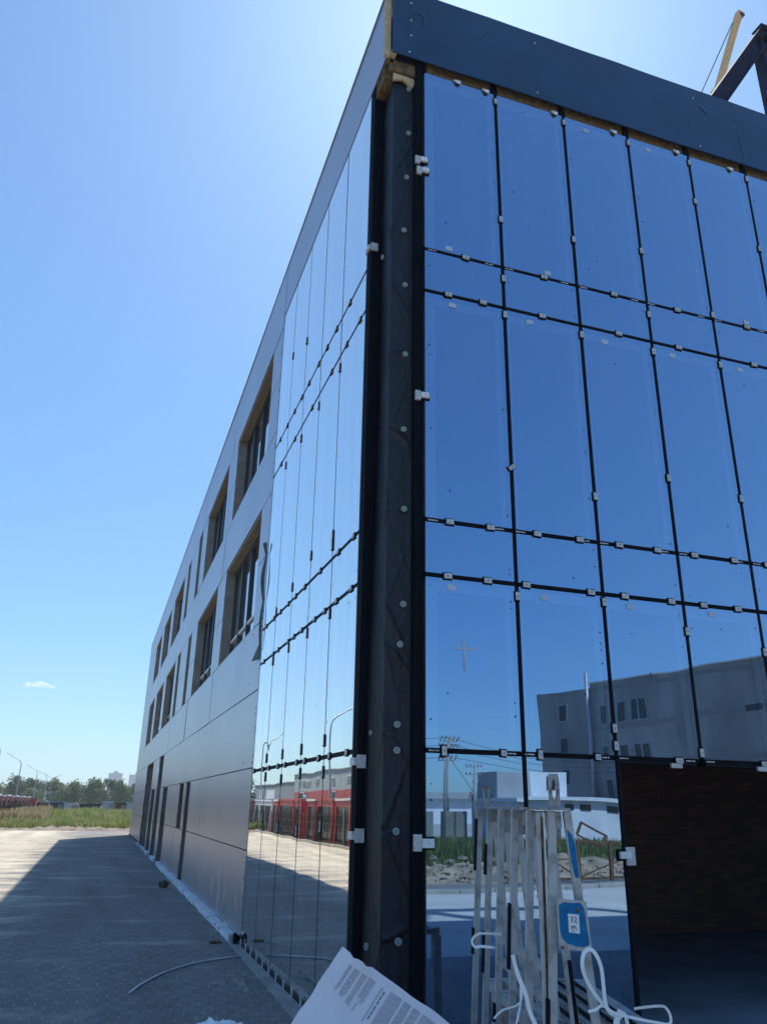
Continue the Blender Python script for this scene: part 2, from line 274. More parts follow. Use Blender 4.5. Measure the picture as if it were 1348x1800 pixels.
# ---------------------------------------------------------------- mesh helpers
class MB:
    def __init__(self): self.v = []; self.f = []; self.mi = []; self.mats = []
    def slot(self, m):
        if m not in self.mats: self.mats.append(m)
        return self.mats.index(m)
    def add(self, vs, fs, m):
        k = len(self.v); s_ = self.slot(m)
        self.v += [tuple(p) for p in vs]; self.f += [tuple(i+k for i in f) for f in fs]; self.mi += [s_]*len(fs)
    def box(self, a, b, m, M=None):
        x0, y0, z0 = [min(a[i], b[i]) for i in range(3)]; x1, y1, z1 = [max(a[i], b[i]) for i in range(3)]
        vs = [Vector(p) for p in ((x0,y0,z0),(x1,y0,z0),(x1,y1,z0),(x0,y1,z0),(x0,y0,z1),(x1,y0,z1),(x1,y1,z1),(x0,y1,z1))]
        if M is not None: vs = [M @ p for p in vs]
        self.add(vs, [(0,3,2,1),(4,5,6,7),(0,1,5,4),(1,2,6,5),(2,3,7,6),(3,0,4,7)], m)
    def bar(self, p, q, wx, wy, m, ref=(0, 0, 1)):
        p, q = Vector(p), Vector(q); d = (q-p).normalized(); r_ = Vector(ref)
        if abs(d.dot(r_)) > 0.95: r_ = Vector((1, 0, 0))
        a = d.cross(r_).normalized(); b_ = a.cross(d)
        vs = []
        for e in (p, q):
            for sx, sy in ((-1,-1),(1,-1),(1,1),(-1,1)): vs.append(e + a*sx*wx/2 + b_*sy*wy/2)
        self.add(vs, [(3,2,1,0),(4,5,6,7),(0,1,5,4),(1,2,6,5),(2,3,7,6),(3,0,4,7)], m)
    def tube(self, pts, rad, m, n=8, caps=True):
        pts = [Vector(p) for p in pts]; rads = rad if isinstance(rad, (list, tuple)) else [rad]*len(pts)
        k0 = []; prev = None
        for i, p in enumerate(pts):
            d = (pts[min(i+1, len(pts)-1)] - pts[max(i-1, 0)]).normalized()
            r_ = Vector((0, 0, 1)) if abs(d.z) < 0.95 else Vector((1, 0, 0))
            a = d.cross(r_).normalized()
            if prev is not None and a.dot(prev) < 0: a = -a
            prev = a; b_ = a.cross(d)
            k0.append([p + (a*math.cos(2*math.pi*j/n) + b_*math.sin(2*math.pi*j/n))*rads[i] for j in range(n)])
        vs = [v for ring in k0 for v in ring]; fs = []
        for i in range(len(pts)-1):
            for j in range(n): fs.append((i*n+j, i*n+(j+1) % n, (i+1)*n+(j+1) % n, (i+1)*n+j))
        if caps: fs.append(tuple(range(n-1, -1, -1))); fs.append(tuple((len(pts)-1)*n+j for j in range(n)))
        self.add(vs, fs, m)
    def disc(self, c_, nrm, r_, th, m, n=12):
        c_ = Vector(c_); nrm = Vector(nrm).normalized()
        self.tube([c_, c_+nrm*th], r_, m, n)
    def prism(self, poly, d, m):
        d = Vector(d); n = len(poly); vs = [Vector(p) for p in poly] + [Vector(p)+d for p in poly]
        fs = [tuple(range(n)), tuple(range(2*n-1, n-1, -1))] + [(i, i+n, (i+1) % n+n, (i+1) % n) for i in range(n)]
        self.add(vs, fs, m)
    def build(self, name, parent=None, smooth=False, bevel=0, origin=None):
        me = bpy.data.meshes.new(name)
        vs = self.v
        if origin is not None:
            o_ = Vector(origin); vs = [tuple(Vector(p)-o_) for p in vs]
        me.from_pydata(vs, [], self.f)
        for mm in self.mats: me.materials.append(mm)
        me.polygons.foreach_set('material_index', self.mi)
        if smooth: me.polygons.foreach_set('use_smooth', [True]*len(self.f))
        me.update()
        ob = bpy.data.objects.new(name, me); scene.collection.objects.link(ob)
        if origin is not None: ob.location = origin
        if parent is not None:
            ob.parent = parent
            if origin is not None: ob.location = Vector(origin) - world_loc(parent)
            elif parent.type == 'EMPTY' or parent.location.length: ob.location = -world_loc(parent)
        if bevel:
            bv = ob.modifiers.new('bevel', 'BEVEL'); bv.width = bevel; bv.segments = 2; bv.limit_method = 'ANGLE'
        return ob
def world_loc(o):
    v = Vector(o.location)
    while o.parent: o = o.parent; v += o.location
    return v
def thing(name, label, cat, loc=(0, 0, 0), group=None):
    o = bpy.data.objects.new(name, None); scene.collection.objects.link(o); o.location = loc; o.empty_display_size = 0.2
    return tag(o, label, cat, group)
def tag(o, label, cat, group=None, kind=None):
    o['label'] = label; o['category'] = cat
    if group: o['group'] = group
    if kind: o['kind'] = kind
    return o
def struct(o, label=None):
    o['kind'] = 'structure'
    return o
def dup(o, parent=None, loc=None):
    c_ = o.copy(); scene.collection.objects.link(c_); c_.parent = parent
    if loc is not None: c_.location = loc
    for ch in list(o.children): dup(ch, c_)
    return c_

# ---------------------------------------------------------------- ground
g = MB(); g.add([(-3000,-3000,-0.03),(3000,-3000,-0.03),(3000,6000,-0.03),(-3000,6000,-0.03)], [(0,1,2,3)], M_field); struct(g.build('ground'))
g = MB(); g.box((-9.3,-4.5,-0.25),(30,56.6,0.0), M_paver); struct(g.build('pavement'))
g = MB(); g.box((-9.3,-13.0,-0.25),(30,-4.503,0.0), mat('front_concrete', (0.52,0.50,0.455), 0.9, 0, 0.10, 0.7, 0.2, 20)); struct(g.build('forecourt'))
# kerbs: one along the left of the yard, one in front
k = MB(); y = -13.0
while y < 56.5:
    k.box((-9.45, y+0.006, -0.2), (-9.3, y+0.994, 0.13), M_concrete); y += 1.0
struct(k.build('kerb', bevel=0.012))
k = MB(); x = -9.3
while x < 29.9:
    k.box((x+0.006, -13.16, -0.2), (x+0.994, -13.0, 0.10), M_concrete); x += 1.0
k.box((-9.45,-13.16,-0.2),(-9.306,-13.01,0.10), M_concrete)
struct(k.build('front_kerb', bevel=0.012))
k = MB(); k.box((-9.45,-14.5,-0.2),(30,-13.165,0.085), mat('path_grey', (0.20,0.195,0.185), 0.9, 0, 0.15, 1.5, 0.2, 30)); struct(k.build('footpath'))
k = MB(); k.box((-60,-44.5,-0.2),(90,-36.5,0.02), M_asphalt); struct(k.build('road'))
k = MB(); k.box((-60,-200,-0.2),(90,-44.51,0.01), M_apron); struct(k.build('yard'))

def terrain(name, x0, x1, y0, y1, step, h, seed, m, prof):
    nx = int((x1-x0)/step)+1; ny = int((y1-y0)/step)+1; b_ = MB(); vs = []
    for j in range(ny):
        for i in range(nx):
            X = x0+(x1-x0)*i/(nx-1); Y = y0+(y1-y0)*j/(ny-1)
            e_ = min((X-x0), (x1-X), (Y-y0), (y1-Y)); e_ = min(1, e_/0.8)
            n_ = noise.fractal(Vector((X*0.35+seed, Y*0.35, seed)), 0.9, 2.1, 5)
            n2_ = noise.fractal(Vector((X*2.1+seed, Y*2.1, seed)), 0.8, 2.1, 4)
            vs.append((X, Y, -0.05 + e_*prof(X, Y)*(0.5+0.5*n_)*h + e_*0.16*n2_*(0.3+prof(X, Y)) + 0.05*e_))
    fs = [(j*nx+i, j*nx+i+1, (j+1)*nx+i+1, (j+1)*nx+i) for j in range(ny-1) for i in range(nx-1)]
    b_.add(vs, fs, m); return b_.build(name, smooth=True)
def prof_front(X, Y): return max(0.15, math.exp(-((Y+17.2)/2.0)**2))
struct(terrain('soil_bank', -10, 40, -36, -14.4, 0.2, 0.55, 3.1, M_soil, prof_front))
def prof_far(X, Y): return 0.25+0.9*math.exp(-((Y-59.5)/1.6)**2)*(0.3+0.7*math.exp(-((X+3.5)/3.0)**2))
struct(terrain('soil_verge', -12, 18, 56.62, 66, 0.25, 0.30, 8.2, mat('grey_soil', (0.25,0.20,0.155), 0.95, 0, 0.35, 1.6, 1.0, 12), prof_far))

def weeds(name, n, area, hmin, hmax, mats, label, seed, clump=0.5, thr=0.0, wid=0.02):
    random.seed(seed); b_ = MB(); sl_ = [b_.slot(x_) for x_ in mats]; V, F, MI = [], [], []
    x0, x1, y0, y1 = area; cnt = 0; tries = 0
    while cnt < n and tries < n*6:
        tries += 1
        X = random.uniform(x0, x1); Y = random.uniform(y0, y1)
        d_ = noise.noise(Vector((X*clump, Y*clump, seed)))
        if d_ < thr-random.random()*0.5: continue
        h_ = random.uniform(hmin, hmax)*(0.75+0.6*(d_+0.3))
        h_ = max(0.08, h_)
        a_ = random.uniform(0, 6.283); ln = random.uniform(0.05, 0.35)*h_
        dx, dy = math.cos(a_)*ln, math.sin(a_)*ln; px_, py_ = -math.sin(a_)*wid, math.cos(a_)*wid
        k_ = len(V)
        z0 = 0.0 if not callable(wid) else 0
        V += [(X-px_, Y-py_, z0), (X+px_, Y+py_, z0), (X+dx*0.4+px_*0.8, Y+dy*0.4+py_*0.8, h_*0.6), (X+dx*0.4-px_*0.8, Y+dy*0.4-py_*0.8, h_*0.6), (X+dx, Y+dy, h_)]
        F += [(k_, k_+1, k_+2, k_+3), (k_+3, k_+2, k_+4)]
        mi_ = sl_[0] if random.random() < 0.8 or len(sl_) == 1 else sl_[1]
        MI += [mi_, mi_]; cnt += 1
    b_.v, b_.f, b_.mi = V, F, MI
    o = b_.build(name); tag(o, label, 'grass', kind='stuff'); return o
weeds('tall_grass', 34000, (-14, 8, 59.5, 80), 0.35, 0.75, [M_weed, M_dry], 'bright green weeds growing beyond the far end of the paving', 11, 0.35, -0.05, 0.035)
weeds('dense_weeds', 26000, (-16, 10, 74, 108), 0.7, 1.25, [M_weed, M_dry], 'tall green weeds in front of the row of containers', 13, 0.2, -0.2, 0.06)
weeds('dry_weeds', 22000, (-20, -6.0, 66, 90), 0.9, 1.4, [M_dry, M_weed], 'tan dry weeds beside the black fence', 12, 0.25, -0.05, 0.05)
weeds('bank_grass', 46000, (0, 38, -34, -17.9), 0.25, 0.6, [M_leafB, M_weed], 'green grass on the soil bank reflected in the lower glass panes', 14, 0.3, 0.02, 0.03)

# ---------------------------------------------------------------- the office building
L_, W_, H_ = 49.8, 14.0, 12.13
B = thing('office_building', 'glass and metal clad office building under construction filling the photo', 'building', (0, 0, 0))
X = [0.51, 1.52, 2.55, 3.58, 4.61, 5.64, 6.67, 7.70, 8.73, 9.76, 10.79, 11.82, 12.85, 13.88]
Z = [0.02, 2.435, 4.11, 4.69, 7.48, 8.06, 10.84]
Yl = [0.58, 1.66, 2.75, 3.84, 4.94, 6.03]
GAP = 0.024

# core walls behind the facade, roof, far sides
b = MB()
b.box((0.45,0.60,4.12),(W_-0.3,0.9,10.9), M_inner)            # behind front glazing
b.box((0.50,0.901,4.12),(0.8,6.2,10.9), M_inner)              # behind side glazing
b.box((0.42,6.3,0),(0.8,L_-0.3,12.0), M_inner)                # behind cladding
b.box((0.80,L_-0.4,0),(W_,L_,12.0), M_greywall2)
b.box((W_-0.28,0.3,0),(W_,L_-0.41,12.0), M_greywall2)
b.build('core_wall', B)
b = MB(); b.box((0.12,0.14,11.6),(W_-0.3,L_-0.5,11.9), M_concrete); b.build('roof', B)
# ground floor room seen through the doorway
b = MB(); b.box((0.9,5.6,0.0),(W_-0.3,5.8,4.0), M_brick); b.build('brick_wall', B)
b = MB(); b.box((0.72,0.95,0.0),(0.88,6.2,4.0), M_inner); b.box((0.5,0.25,4.0),(W_-0.3,5.8,4.118), M_inner); b.build('inner_lining', B)
b = MB(); b.box((0.3,0.06,0.0),(W_-0.3,5.59,0.016), mat('room_floor', (0.24, 0.28, 0.33), 0.55, 0, 0.2, 1.2)); b.build('room_floor', B)

spot_rng = random.Random(5)
def pane(p0, u, v, nrm, wdt, hgt, name='glass_pane', tiltscale=1.0, spots=4, m=M_glass):
    """glass panel: p0 lower corner, u/v unit axes, nrm outward"""
    p0, u, v, nrm = Vector(p0), Vector(u), Vector(v), Vector(nrm)
    b_ = MB(); a1 = spot_rng.gauss(0, 0.0013)*tiltscale; a2 = spot_rng.gauss(0, 0.0009)*tiltscale
    cc = p0 + u*wdt/2 + v*hgt/2
    def P(s_, t_, d_):
        return cc + u*s_ + v*t_ + nrm*(d_ + a1*s_ + a2*t_)
    hw, hh = wdt/2, hgt/2
    f0 = [P(-hw,-hh,0), P(hw,-hh,0), P(hw,hh,0), P(-hw,hh,0)]; f1 = [P(-hw,-hh,-0.024), P(hw,-hh,-0.024), P(hw,hh,-0.024), P(-hw,hh,-0.024)]
    flip = u.cross(v).dot(nrm) < 0
    q = [(0,1,2,3),(7,6,5,4)] ; e_ = [(0,4,5,1),(1,5,6,2),(2,6,7,3),(3,7,4,0)]
    if flip: q = [t_[::-1] for t_ in q]; e_ = [t_[::-1] for t_ in e_]
    b_.add(f0+f1, q[:1], m); b_.f.append(q[1]); b_.mi.append(b_.slot(M_clear))
    k_ = b_.slot(M_paneedge); b_.f += e_; b_.mi += [k_]*4
    for _ in range(spots):
        s_ = spot_rng.choice((-hw+0.05, hw-0.05, hw-0.05, spot_rng.uniform(-hw+.05, hw-.05))); t_ = spot_rng.uniform(-hh+0.04, hh-0.04)
        rr = spot_rng.uniform(0.006, 0.012); c0 = P(s_, t_, 0.0005)
        b_.add([c0 + (u*math.cos(j*math.pi/3)+v*math.sin(j*math.pi/3))*rr + nrm*0.001 for j in range(6)], [tuple(range(6)) if not flip else tuple(range(5,-1,-1))], M_spot)
    return b_.build(name, B)
M_paneedge = mat('pane_edge', (0.10, 0.14, 0.20), 0.35)

frontpanes = {}
for i in range(len(X)-1):
    for j in range(6):
        if j == 0 and 2 <= i <= 4: continue       # open doorway
        x0, x1, z0, z1 = X[i]+GAP, X[i+1]-GAP, Z[j]+GAP, Z[j+1]-GAP
        if i == 0: x0 = X[0]+0.005
        if j == 5: z1 = Z[6]
        pn = pane((x0,-0.03,z0), (1,0,0), (0,0,1), (0,-1,0), x1-x0, z1-z0, spots=(7 if j in (1,3,5) else 3) if i < 6 else 0)
        frontpanes[(i, j)] = pn
        # frame of the insulating unit seen behind the glass
        if j in (1, 3, 5) and i < 7:
            fb = MB(); yb = 0.02
            fb.box((x0+0.01, yb, z0+0.01), (x0+(0.14 if i == 0 else 0.06), yb+0.02, z1-0.01), M_frameband)
            fb.box((x1-0.09, yb, z0+0.01), (x1-0.01, yb+0.02, z1-0.01), M_frameband)
            fb.box((x0+(0.141 if i == 0 else 0.061), yb, z1-0.12), (x1-0.091, yb+0.02, z1-0.01), M_frameband)
            fb.build('spacer_band', pn)
for (x_, z_) in [(0.82,8.14),(0.85,7.35),(0.79,4.0),(1.85,7.36),(1.84,4.0),(2.88,7.32),(2.88,4.0),(3.87,7.34),(3.95,4.02),(4.93,7.36),(3.91,10.72),(2.9,10.71),(2.14,8.14),(5.17,8.14)]:
    i = max(a for a in range(len(X)) if X[a] < x_); j = max(a for a in range(6) if Z[a] < z_)
    st = MB(); rr = Matrix.Translation((x_, -0.034, z_)) @ Matrix.Rotation(random.uniform(-.06,.06), 4, 'Y')
    st.box((-0.045,-0.0005,-0.03),(0.045,0.0015,0.03), M_sticker, rr); st.build('sticker', frontpanes[(i, j)])
tp = MB(); tp.prism([(0.81,-0.032,3.385),(1.04,-0.032,3.39),(1.04,-0.032,3.415),(0.81,-0.032,3.407)], (0,-0.0012,0), M_sticker)
tp.prism([(0.895,-0.0335,3.48),(0.915,-0.0335,3.18),(0.940,-0.0335,3.18),(0.922,-0.0335,3.48)], (0,-0.0012,0), M_sticker); tp.build('tape_cross', frontpanes[(0, 1)])
leftpanes = {}
for i in range(5):
    for j in range(6):
        y0, y1, z0, z1 = Yl[i]+0.016, Yl[i+1]-0.016, Z[j]+GAP, Z[j+1]-GAP
        if j == 0: z0 = 0.06
        if j == 5: z1 = 10.9
        pn = pane((0.0,y0,z0), (0,1,0), (0,0,1), (-1,0,0), y1-y0, z1-z0, tiltscale=0.5, spots=4 if j in (1,3,5) else 5, m=M_glass_side)
        leftpanes[(i, j)] = pn
        if j in (0, 1, 3, 5):
            fb = MB(); fb.box((0.045, y1-0.20, z0+0.01), (0.06, y1-0.01, z1-0.01), mat('pale_edge_band', (0.80,0.84,0.86), 0.8, 0, 0.03, 2)); fb.box((0.045, y0+0.01, z0+0.01), (0.06, y0+0.06, z1-0.01), MATS['pale_edge_band'])
            fb.build('spacer_band', pn)

# clips: grey plate on a black foot; front = plate facing -y, side = plate facing -x
def clip_mb(axis, cx, cz, wd, ht, rot=0.0, big=False):
    b_ = MB()
    if axis == 'y': T = Matrix.Translation((cx, -0.03, cz)) @ Matrix.Rotation(rot, 4, 'Y')
    else: T = Matrix.Translation((0.0, cx, cz)) @ Matrix.Rotation(-math.pi/2, 4, 'Z') @ Matrix.Rotation(rot, 4, 'Y')
    d = 0.022 if axis == 'y' else 0.016
    b_.box((-wd/2-0.012, -0.010, -ht/2-0.012), (wd/2+0.006, -0.001, ht/2+0.012), M_rubber, T)
    b_.box((-wd/2, -d, -ht/2), (wd/2, -0.0105, ht/2), M_clip, T)
    b_.box((-wd/2, -d-0.008, -ht/2), (wd/2, -d-0.0005, -ht/2+0.006), M_clip, T)
    b_.box((-0.006, -d-0.001, -0.006), (0.006, -d+0.004, 0.006), M_spot, T)
    return b_
# mullions and transoms, front
def marks(b_, axis, c0, z, m):
    for q in range(5):
        o0 = c0-0.055+q*0.022+random.uniform(-.002,.002)
        b_.box((o0, -0.0305, z-0.006), (o0+random.uniform(0.009, 0.018), -0.029, z+0.006), m)
front_m = {}
for i, x_ in enumerate(X):
    if i == 0: continue
    b_ = MB(); z0 = 2.46 if 3 <= i <= 4 else 0.02
    b_.box((x_-0.05, -0.012, z0), (x_+0.05, 0.14, 10.97), M_black); b_.box((x_-0.012, -0.026, z0+.01), (x_+0.012, -0.0125, 10.86), M_rubber)
    front_m[i] = b_.build('mullion', B)
mk = {1: [0.6,1.39,1.59,2.42,2.64,3.44,3.69], 3: [0.6,1.35,1.6,2.39,2.63,3.42,3.67,4.45,4.71], 5: [0.61,1.35,1.62,2.38,2.65,3.4,3.65,4.43,4.7,5.41]}
front_t = {}
for j in range(1, 6):
    b_ = MB(); z = Z[j]
    for i in range(len(X)-1):
        b_.box((X[i]+(0.052 if i else 0.0), -0.012, z-0.045), (X[i+1]-0.052, 0.13, z+0.045), M_black)
        b_.box((X[i]+(0.014 if i else 0.0), -0.028, z-0.010), (X[i+1]-0.014, -0.0125, z+0.010), M_rubber)
    if j in mk:
        for c0 in mk[j]: marks(b_, 'x', c0, z, M_white)
    front_t[j] = b_.build('transom', B)
b_ = MB(); b_.box((0.51,-0.02,-0.0),(2.55,0.1,0.04), M_black); b_.box((5.64,-0.02,-0.0),(13.9,0.1,0.04), M_black); b_.build('sill_channel', B)
HC = {5: [1.03,2.08,3.08,4.04,5.16], 4: [0.8,1.24,2.02,3.09,3.98,5.17], 3: [0.78,1.24,1.79,2.31,2.81,3.31,3.81,4.37,4.85], 2: [0.75,1.19,1.63,2.4,2.82,3.42,3.85,4.32,4.9], 1: [0.69,1.3,1.69,2.33,3.25,4.34]}
for j, xs in HC.items():
    for x_ in xs:
        if j == 1 and x_ in (0.69, 1.69): clip_mb('y', x_, Z[j], 0.045, 0.085).build('clip', front_t[j])
        elif j == 1 and x_ > 3:
            q = clip_mb('y', x_+0.04, Z[j], 0.085, 0.05); q.box((x_-0.07,-0.058,Z[j]-0.075),(x_+0.06,-0.03,Z[j]-0.03), M_clip); q.build('clip', front_t[j])
        else: clip_mb('y', x_, Z[j], 0.082 if j != 1 else 0.055, 0.055, random.uniform(-.05,.05)).build('clip', front_t[j])
VC = {1: [10.71,8.77,7.89,7.38,5.42,3.98], 2: [10.72,8.76,7.34,5.23,4.02,2.72,2.55], 3: [10.72,8.87,7.88,7.33,5.61,3.79,2.52], 4: [10.71,10.01,8.12,7.36,5.5,3.64], 5: [9.48,10.74]}
for i, zs in VC.items():
    for z in zs: clip_mb('y', X[i], z, 0.045, 0.085, 0.9 if (i == 1 and z == 5.42) else 0).build('clip', front_m[i])
for i, x_ in enumerate([0.97,1.38,2.41,3.35,4.4,5.35]):
    q = MB(); q.box((x_-0.05,-0.055,10.825),(x_+0.05,-0.04,10.862), M_clip); q.box((x_-0.05,-0.04,10.862),(x_+0.05,0.02,10.87), M_clip); q.box((x_-0.02,-0.062,10.80),(x_+0.035,-0.0551,10.85), M_white)
    q.build('top_clip', B)

# side grid
side_m = {}
for i in range(1, 5):
    b_ = MB(); b_.box((0.028, Yl[i]-0.045, 0.05), (0.16, Yl[i]+0.045, 10.95), M_black); b_.box((0.004, Yl[i]-0.0135, 0.06), (0.0275, Yl[i]+0.0135, 10.9), M_rubber)
    side_m[i] = b_.build('mullion', B)
side_t = {}
for j in range(1, 6):
    b_ = MB(); z = Z[j]
    for i in range(5):
        b_.box((0.028, Yl[i]+(0.047 if i else 0.0), z-0.05), (0.15, Yl[i+1]-0.047, z+0.05), M_black)
        b_.box((0.002, Yl[i]+(0.014 if i else 0), z-0.016), (0.0275, Yl[i+1]-0.014, z+0.016), M_rubber)
    side_t[j] = b_.build('transom', B)
SHC = {1: [5.75,5.02,4.59,3.96,3.51,2.85,2.43,1.78,1.33,0.69], 2: [5.55,4.83,4.45,3.79,3.42,2.96,2.27,1.8,1.29,0.71], 3: [5.56,4.96,4.46,3.92,3.45,2.92,2.1,1.28,0.68]}
for j, ys in SHC.items():
    for y_ in ys: clip_mb('x', (y_+7)/0.989-7, Z[j], 0.066, 0.048, random.uniform(-.08,.08)).build('clip', side_t[j])
rest = MB()
def merge(dst, src):
    k_ = len(dst.v); dst.v += src.v; dst.f += [tuple(i+k_ for i in f) for f in src.f]; dst.mi += [dst.slot(src.mats[q]) for q in src.mi]
for z, ys in ((Z[4], [5.25,4.2,3.08,2.0,1.28,0.71]), (Z[5], [5.49,4.91,4.36,3.85,3.38,2.79,2.32,1.83,1.2])):
    for y_ in ys: merge(rest, clip_mb('x', (y_+7)/0.989-7, z, 0.066, 0.048))
o = rest.build('clip', B); o['kind'] = 'stuff'
SVC = {1: [2.61,2.28,4.03,4.99,7.30,4.86,1.74], 2: [2.58,2.30,4.01,5.05,7.29,1.66], 3: [2.58,2.26,4.01,4.89,7.27,9.03,1.67], 4: [2.58,2.32,4.0,4.77,7.27,9.39,1.78]}
for i, zs in SVC.items():
    for z in zs: clip_mb('x', Yl[i], z, 0.026, 0.11).build('clip', side_m[i])
b_ = MB(); b_.box((-0.02,0.58,0.0),(0.12,6.03,0.055), M_black)
for q in range(13):
    yy = 0.8+q*0.42; b_.box((-0.034,yy,0.004),(-0.0205,yy+0.04,0.10), M_clip)
b_.build('base_channel', B)
b_ = MB(); b_.prism([(-0.021,6.0,0.001),(-0.021,0.3,0.001),(-0.22,0.3,0.001),(-0.14,6.3,0.001)], (0,0,0.012), M_concrete); b_.build('mortar_strip', B)

# corner column wrapped in black membrane
CR = []
_r = random.Random(21)
for _z in (10.6,9.86,9.15,8.34,7.57,6.65,5.72,4.81,3.81,3.41,2.66,1.74,0.87):
    for _k in range(3): CR.append((0.62, _z, _r.choice((-1, 1))*_r.uniform(0.5, 1.0), _r.uniform(-0.8, 0.8)+(0.7 if _k == 0 else -0.5), _r.uniform(0.020, 0.036)))
def crease(u_, z):
    t_ = -0.006
    for (cu, cz, du, dz, h_) in CR:
        if abs(z-cz) > 0.9: continue
        px_, pz_ = (u_-cu)*0.65, z-cz
        l_ = math.hypot(du*0.4, dz); ax_, az_ = du*0.4/l_, dz/l_
        al = px_*ax_+pz_*az_; pe = px_*az_-pz_*ax_
        if al < 0 or al > 0.7: continue
        t_ += h_*math.exp(-(pe/0.022)**2)*(1-al/0.7)*min(1, al/0.05)
    return t_
def membrane():
    b_ = MB(); path = [(0.135,0.56),(0.14,0.42),(0.142,0.28),(0.142,0.098),(0.30,0.092),(0.36,0.092),(0.405,0.09)]
    # resample
    pts = []
    for a_, b2 in zip(path, path[1:]):
        n_ = max(1, int(math.dist(a_, b2)/0.015))
        for q in range(n_): pts.append((a_[0]+(b2[0]-a_[0])*q/n_, a_[1]+(b2[1]-a_[1])*q/n_))
    pts.append(path[-1]); nz = 540; vs = []; n = len(pts); cx_, cy_ = 0.42, 0.58
    for j in range(nz):
        z = 0.02 + 10.70*j/(nz-1)
        for i, (px_, py_) in enumerate(pts):
            dx, dy = px_-cx_, py_-cy_; l_ = math.hypot(dx, dy); dx /= l_; dy /= l_
            e_ = min(1, i/4, (n-1-i)/4)
            sg = i/n
            f1 = noise.noise(Vector((sg*2.0, z*0.8, 3.3)))*0.012
            fold = abs(noise.noise(Vector((sg*7+z*2.2, z*0.8-sg*2, 7.1))))
            fold2 = abs(noise.noise(Vector((sg*9-z*1.4, z*1.3+sg*3, 1.7))))
            d_ = e_*(f1 - 0.004*(0.3-min(fold, 0.3))/0.3 + 0.003*(0.2-min(fold2, 0.2))/0.2 + 0.004*noise.noise(Vector((sg*30, z*12, 2))))
            d_ += e_*crease(i/n, z)
            tz_ = min(1, max(0, (6.5-z)/4)); tz_ = tz_*tz_*(3-2*tz_)
            vs.append((px_+dx*d_-0.065*tz_*max(0, 1-sg*1.7), py_+dy*d_, z))
    fs = [(j*n+i, j*n+i+1, (j+1)*n+i+1, (j+1)*n+i) for j in range(nz-1) for i in range(n-1)]
    b_.add(vs, fs, M_membrane)
    o = b_.build('column_membrane', B, smooth=True); o.data.set_sharp_from_angle(angle=R(40)); return o
mem = membrane()
b_ = MB(); b_.box((0.16,0.12,0.0),(0.44,0.56,10.70), M_inner); b_.build('column', B)
b_ = MB()
b_.box((0.0,0.46,0.0),(0.135,0.578,10.93), M_black); b_.box((-0.008,0.50,0.0),(-0.001,0.575,10.9), M_rubber)
for q in range(3): b_.box((0.02+q*0.04,0.445,0.0),(0.035+q*0.04,0.459,10.9), M_rubber)
b_.build('edge_profile', B)
b_ = MB(); b_.box((0.41,0.0,0.0),(0.503,0.13,10.97), M_black)
for q in range(3): b_.box((0.418+q*0.03,-0.014,0.0),(0.430+q*0.03,-0.001,10.9), M_rubber)
b_.build('edge_profile', B)
caps = [(0.34,10.6),(0.34,9.86),(0.32,9.15),(0.29,8.34),(0.31,7.57),(0.32,6.65),(0.31,5.72),(0.32,4.81),(0.32,3.81),(0.29,3.41),(0.27,2.66),(0.27,2.43),(0.27,1.74),(0.30,0.87)]
def cap(x_, y_, z, nrm, sc=1.0):
    b_ = MB(); nrm = Vector(nrm); p = Vector((x_, y_, z))
    b_.disc(p-nrm*0.02, nrm, 0.030*sc, 0.024, M_cap, 16); b_.disc(p+nrm*0.004, nrm, 0.017*sc, 0.003, mat('cap_ring', (0.12,0.16,0.15), 0.6), 12); b_.disc(p+nrm*0.007, nrm, 0.010*sc, 0.003, M_cap, 10)
    return b_.build('anchor_cap', mem)
for x_, z in caps: cap(x_, 0.070, z, (0,-1,0))
cap(0.115, 0.36, 8.12, (-1,0,0)); cap(0.095, 0.34, 0.80, (-1,0,0)); cap(0.10,0.36,2.6,(-1,0,0),0.8)
# insulation at the head of the column
def rough_box(a, b2, m, amp, name, step=0.05):
    bm_ = MB(); bm_.box(a, b2, m); o = bm_.build(name, B)
    return o
b_ = MB(); b_.box((0.06,0.02,10.78),(0.40,0.56,10.96), M_wool); b_.box((0.02,0.10,10.70),(0.155,0.45,10.86), M_wool); b_.build('insulation', B)
b_ = MB(); b_.prism([(0.12,0.05,10.66),(0.25,0.05,10.70),(0.25,0.05,10.77),(0.12,0.05,10.775)], (0,0.03,0), M_foamtan)
b_.prism([(0.255,0.045,10.69),(0.37,0.045,10.60),(0.40,0.045,10.66),(0.40,0.045,10.75),(0.255,0.045,10.77)], (0,0.03,0), M_foamtan); b_.build('foam_offcut', B)

# fascia and parapet
def fascia():
    b_ = MB(); n = 60; x0, x1 = 0.055, W_; vs = []
    for i in range(n+1):
        X_ = x0+(x1-x0)*i/n
        wv = 0.012*noise.noise(Vector((X_*0.9, 1.2, 0))); wz = 0.012*noise.noise(Vector((X_*1.3, 5.2, 0)))
        for (yy, zz) in ((-0.088+wv, 10.965+wz), (-0.088+wv*0.5, 12.18+wz), (0.10, 12.18+wz), (0.10, 12.165+wz), (-0.07, 12.165+wz), (-0.07+wv, 10.965+wz)): vs.append((X_, yy, zz))
    fs = []
    for i in range(n):
        for q in range(6): fs.append((i*6+q, (i+1)*6+q, (i+1)*6+(q+1) % 6, i*6+(q+1) % 6))
    fs += [(5,4,3,2,1,0), tuple(n*6+q for q in range(6))]
    b_.add(vs, fs, M_fascia)
    for x_, z in [(0.3,11.92),(0.3,11.6),(0.3,11.33),(0.28,11.03),(2.14,11.97),(2.13,11.04),(4.81,11.97),(4.8,11.03)]:
        b_.disc((x_,-0.095,z), (0,-1,0), 0.011, 0.012, M_white, 8)
    return b_.build('fascia', B)
fa = fascia()
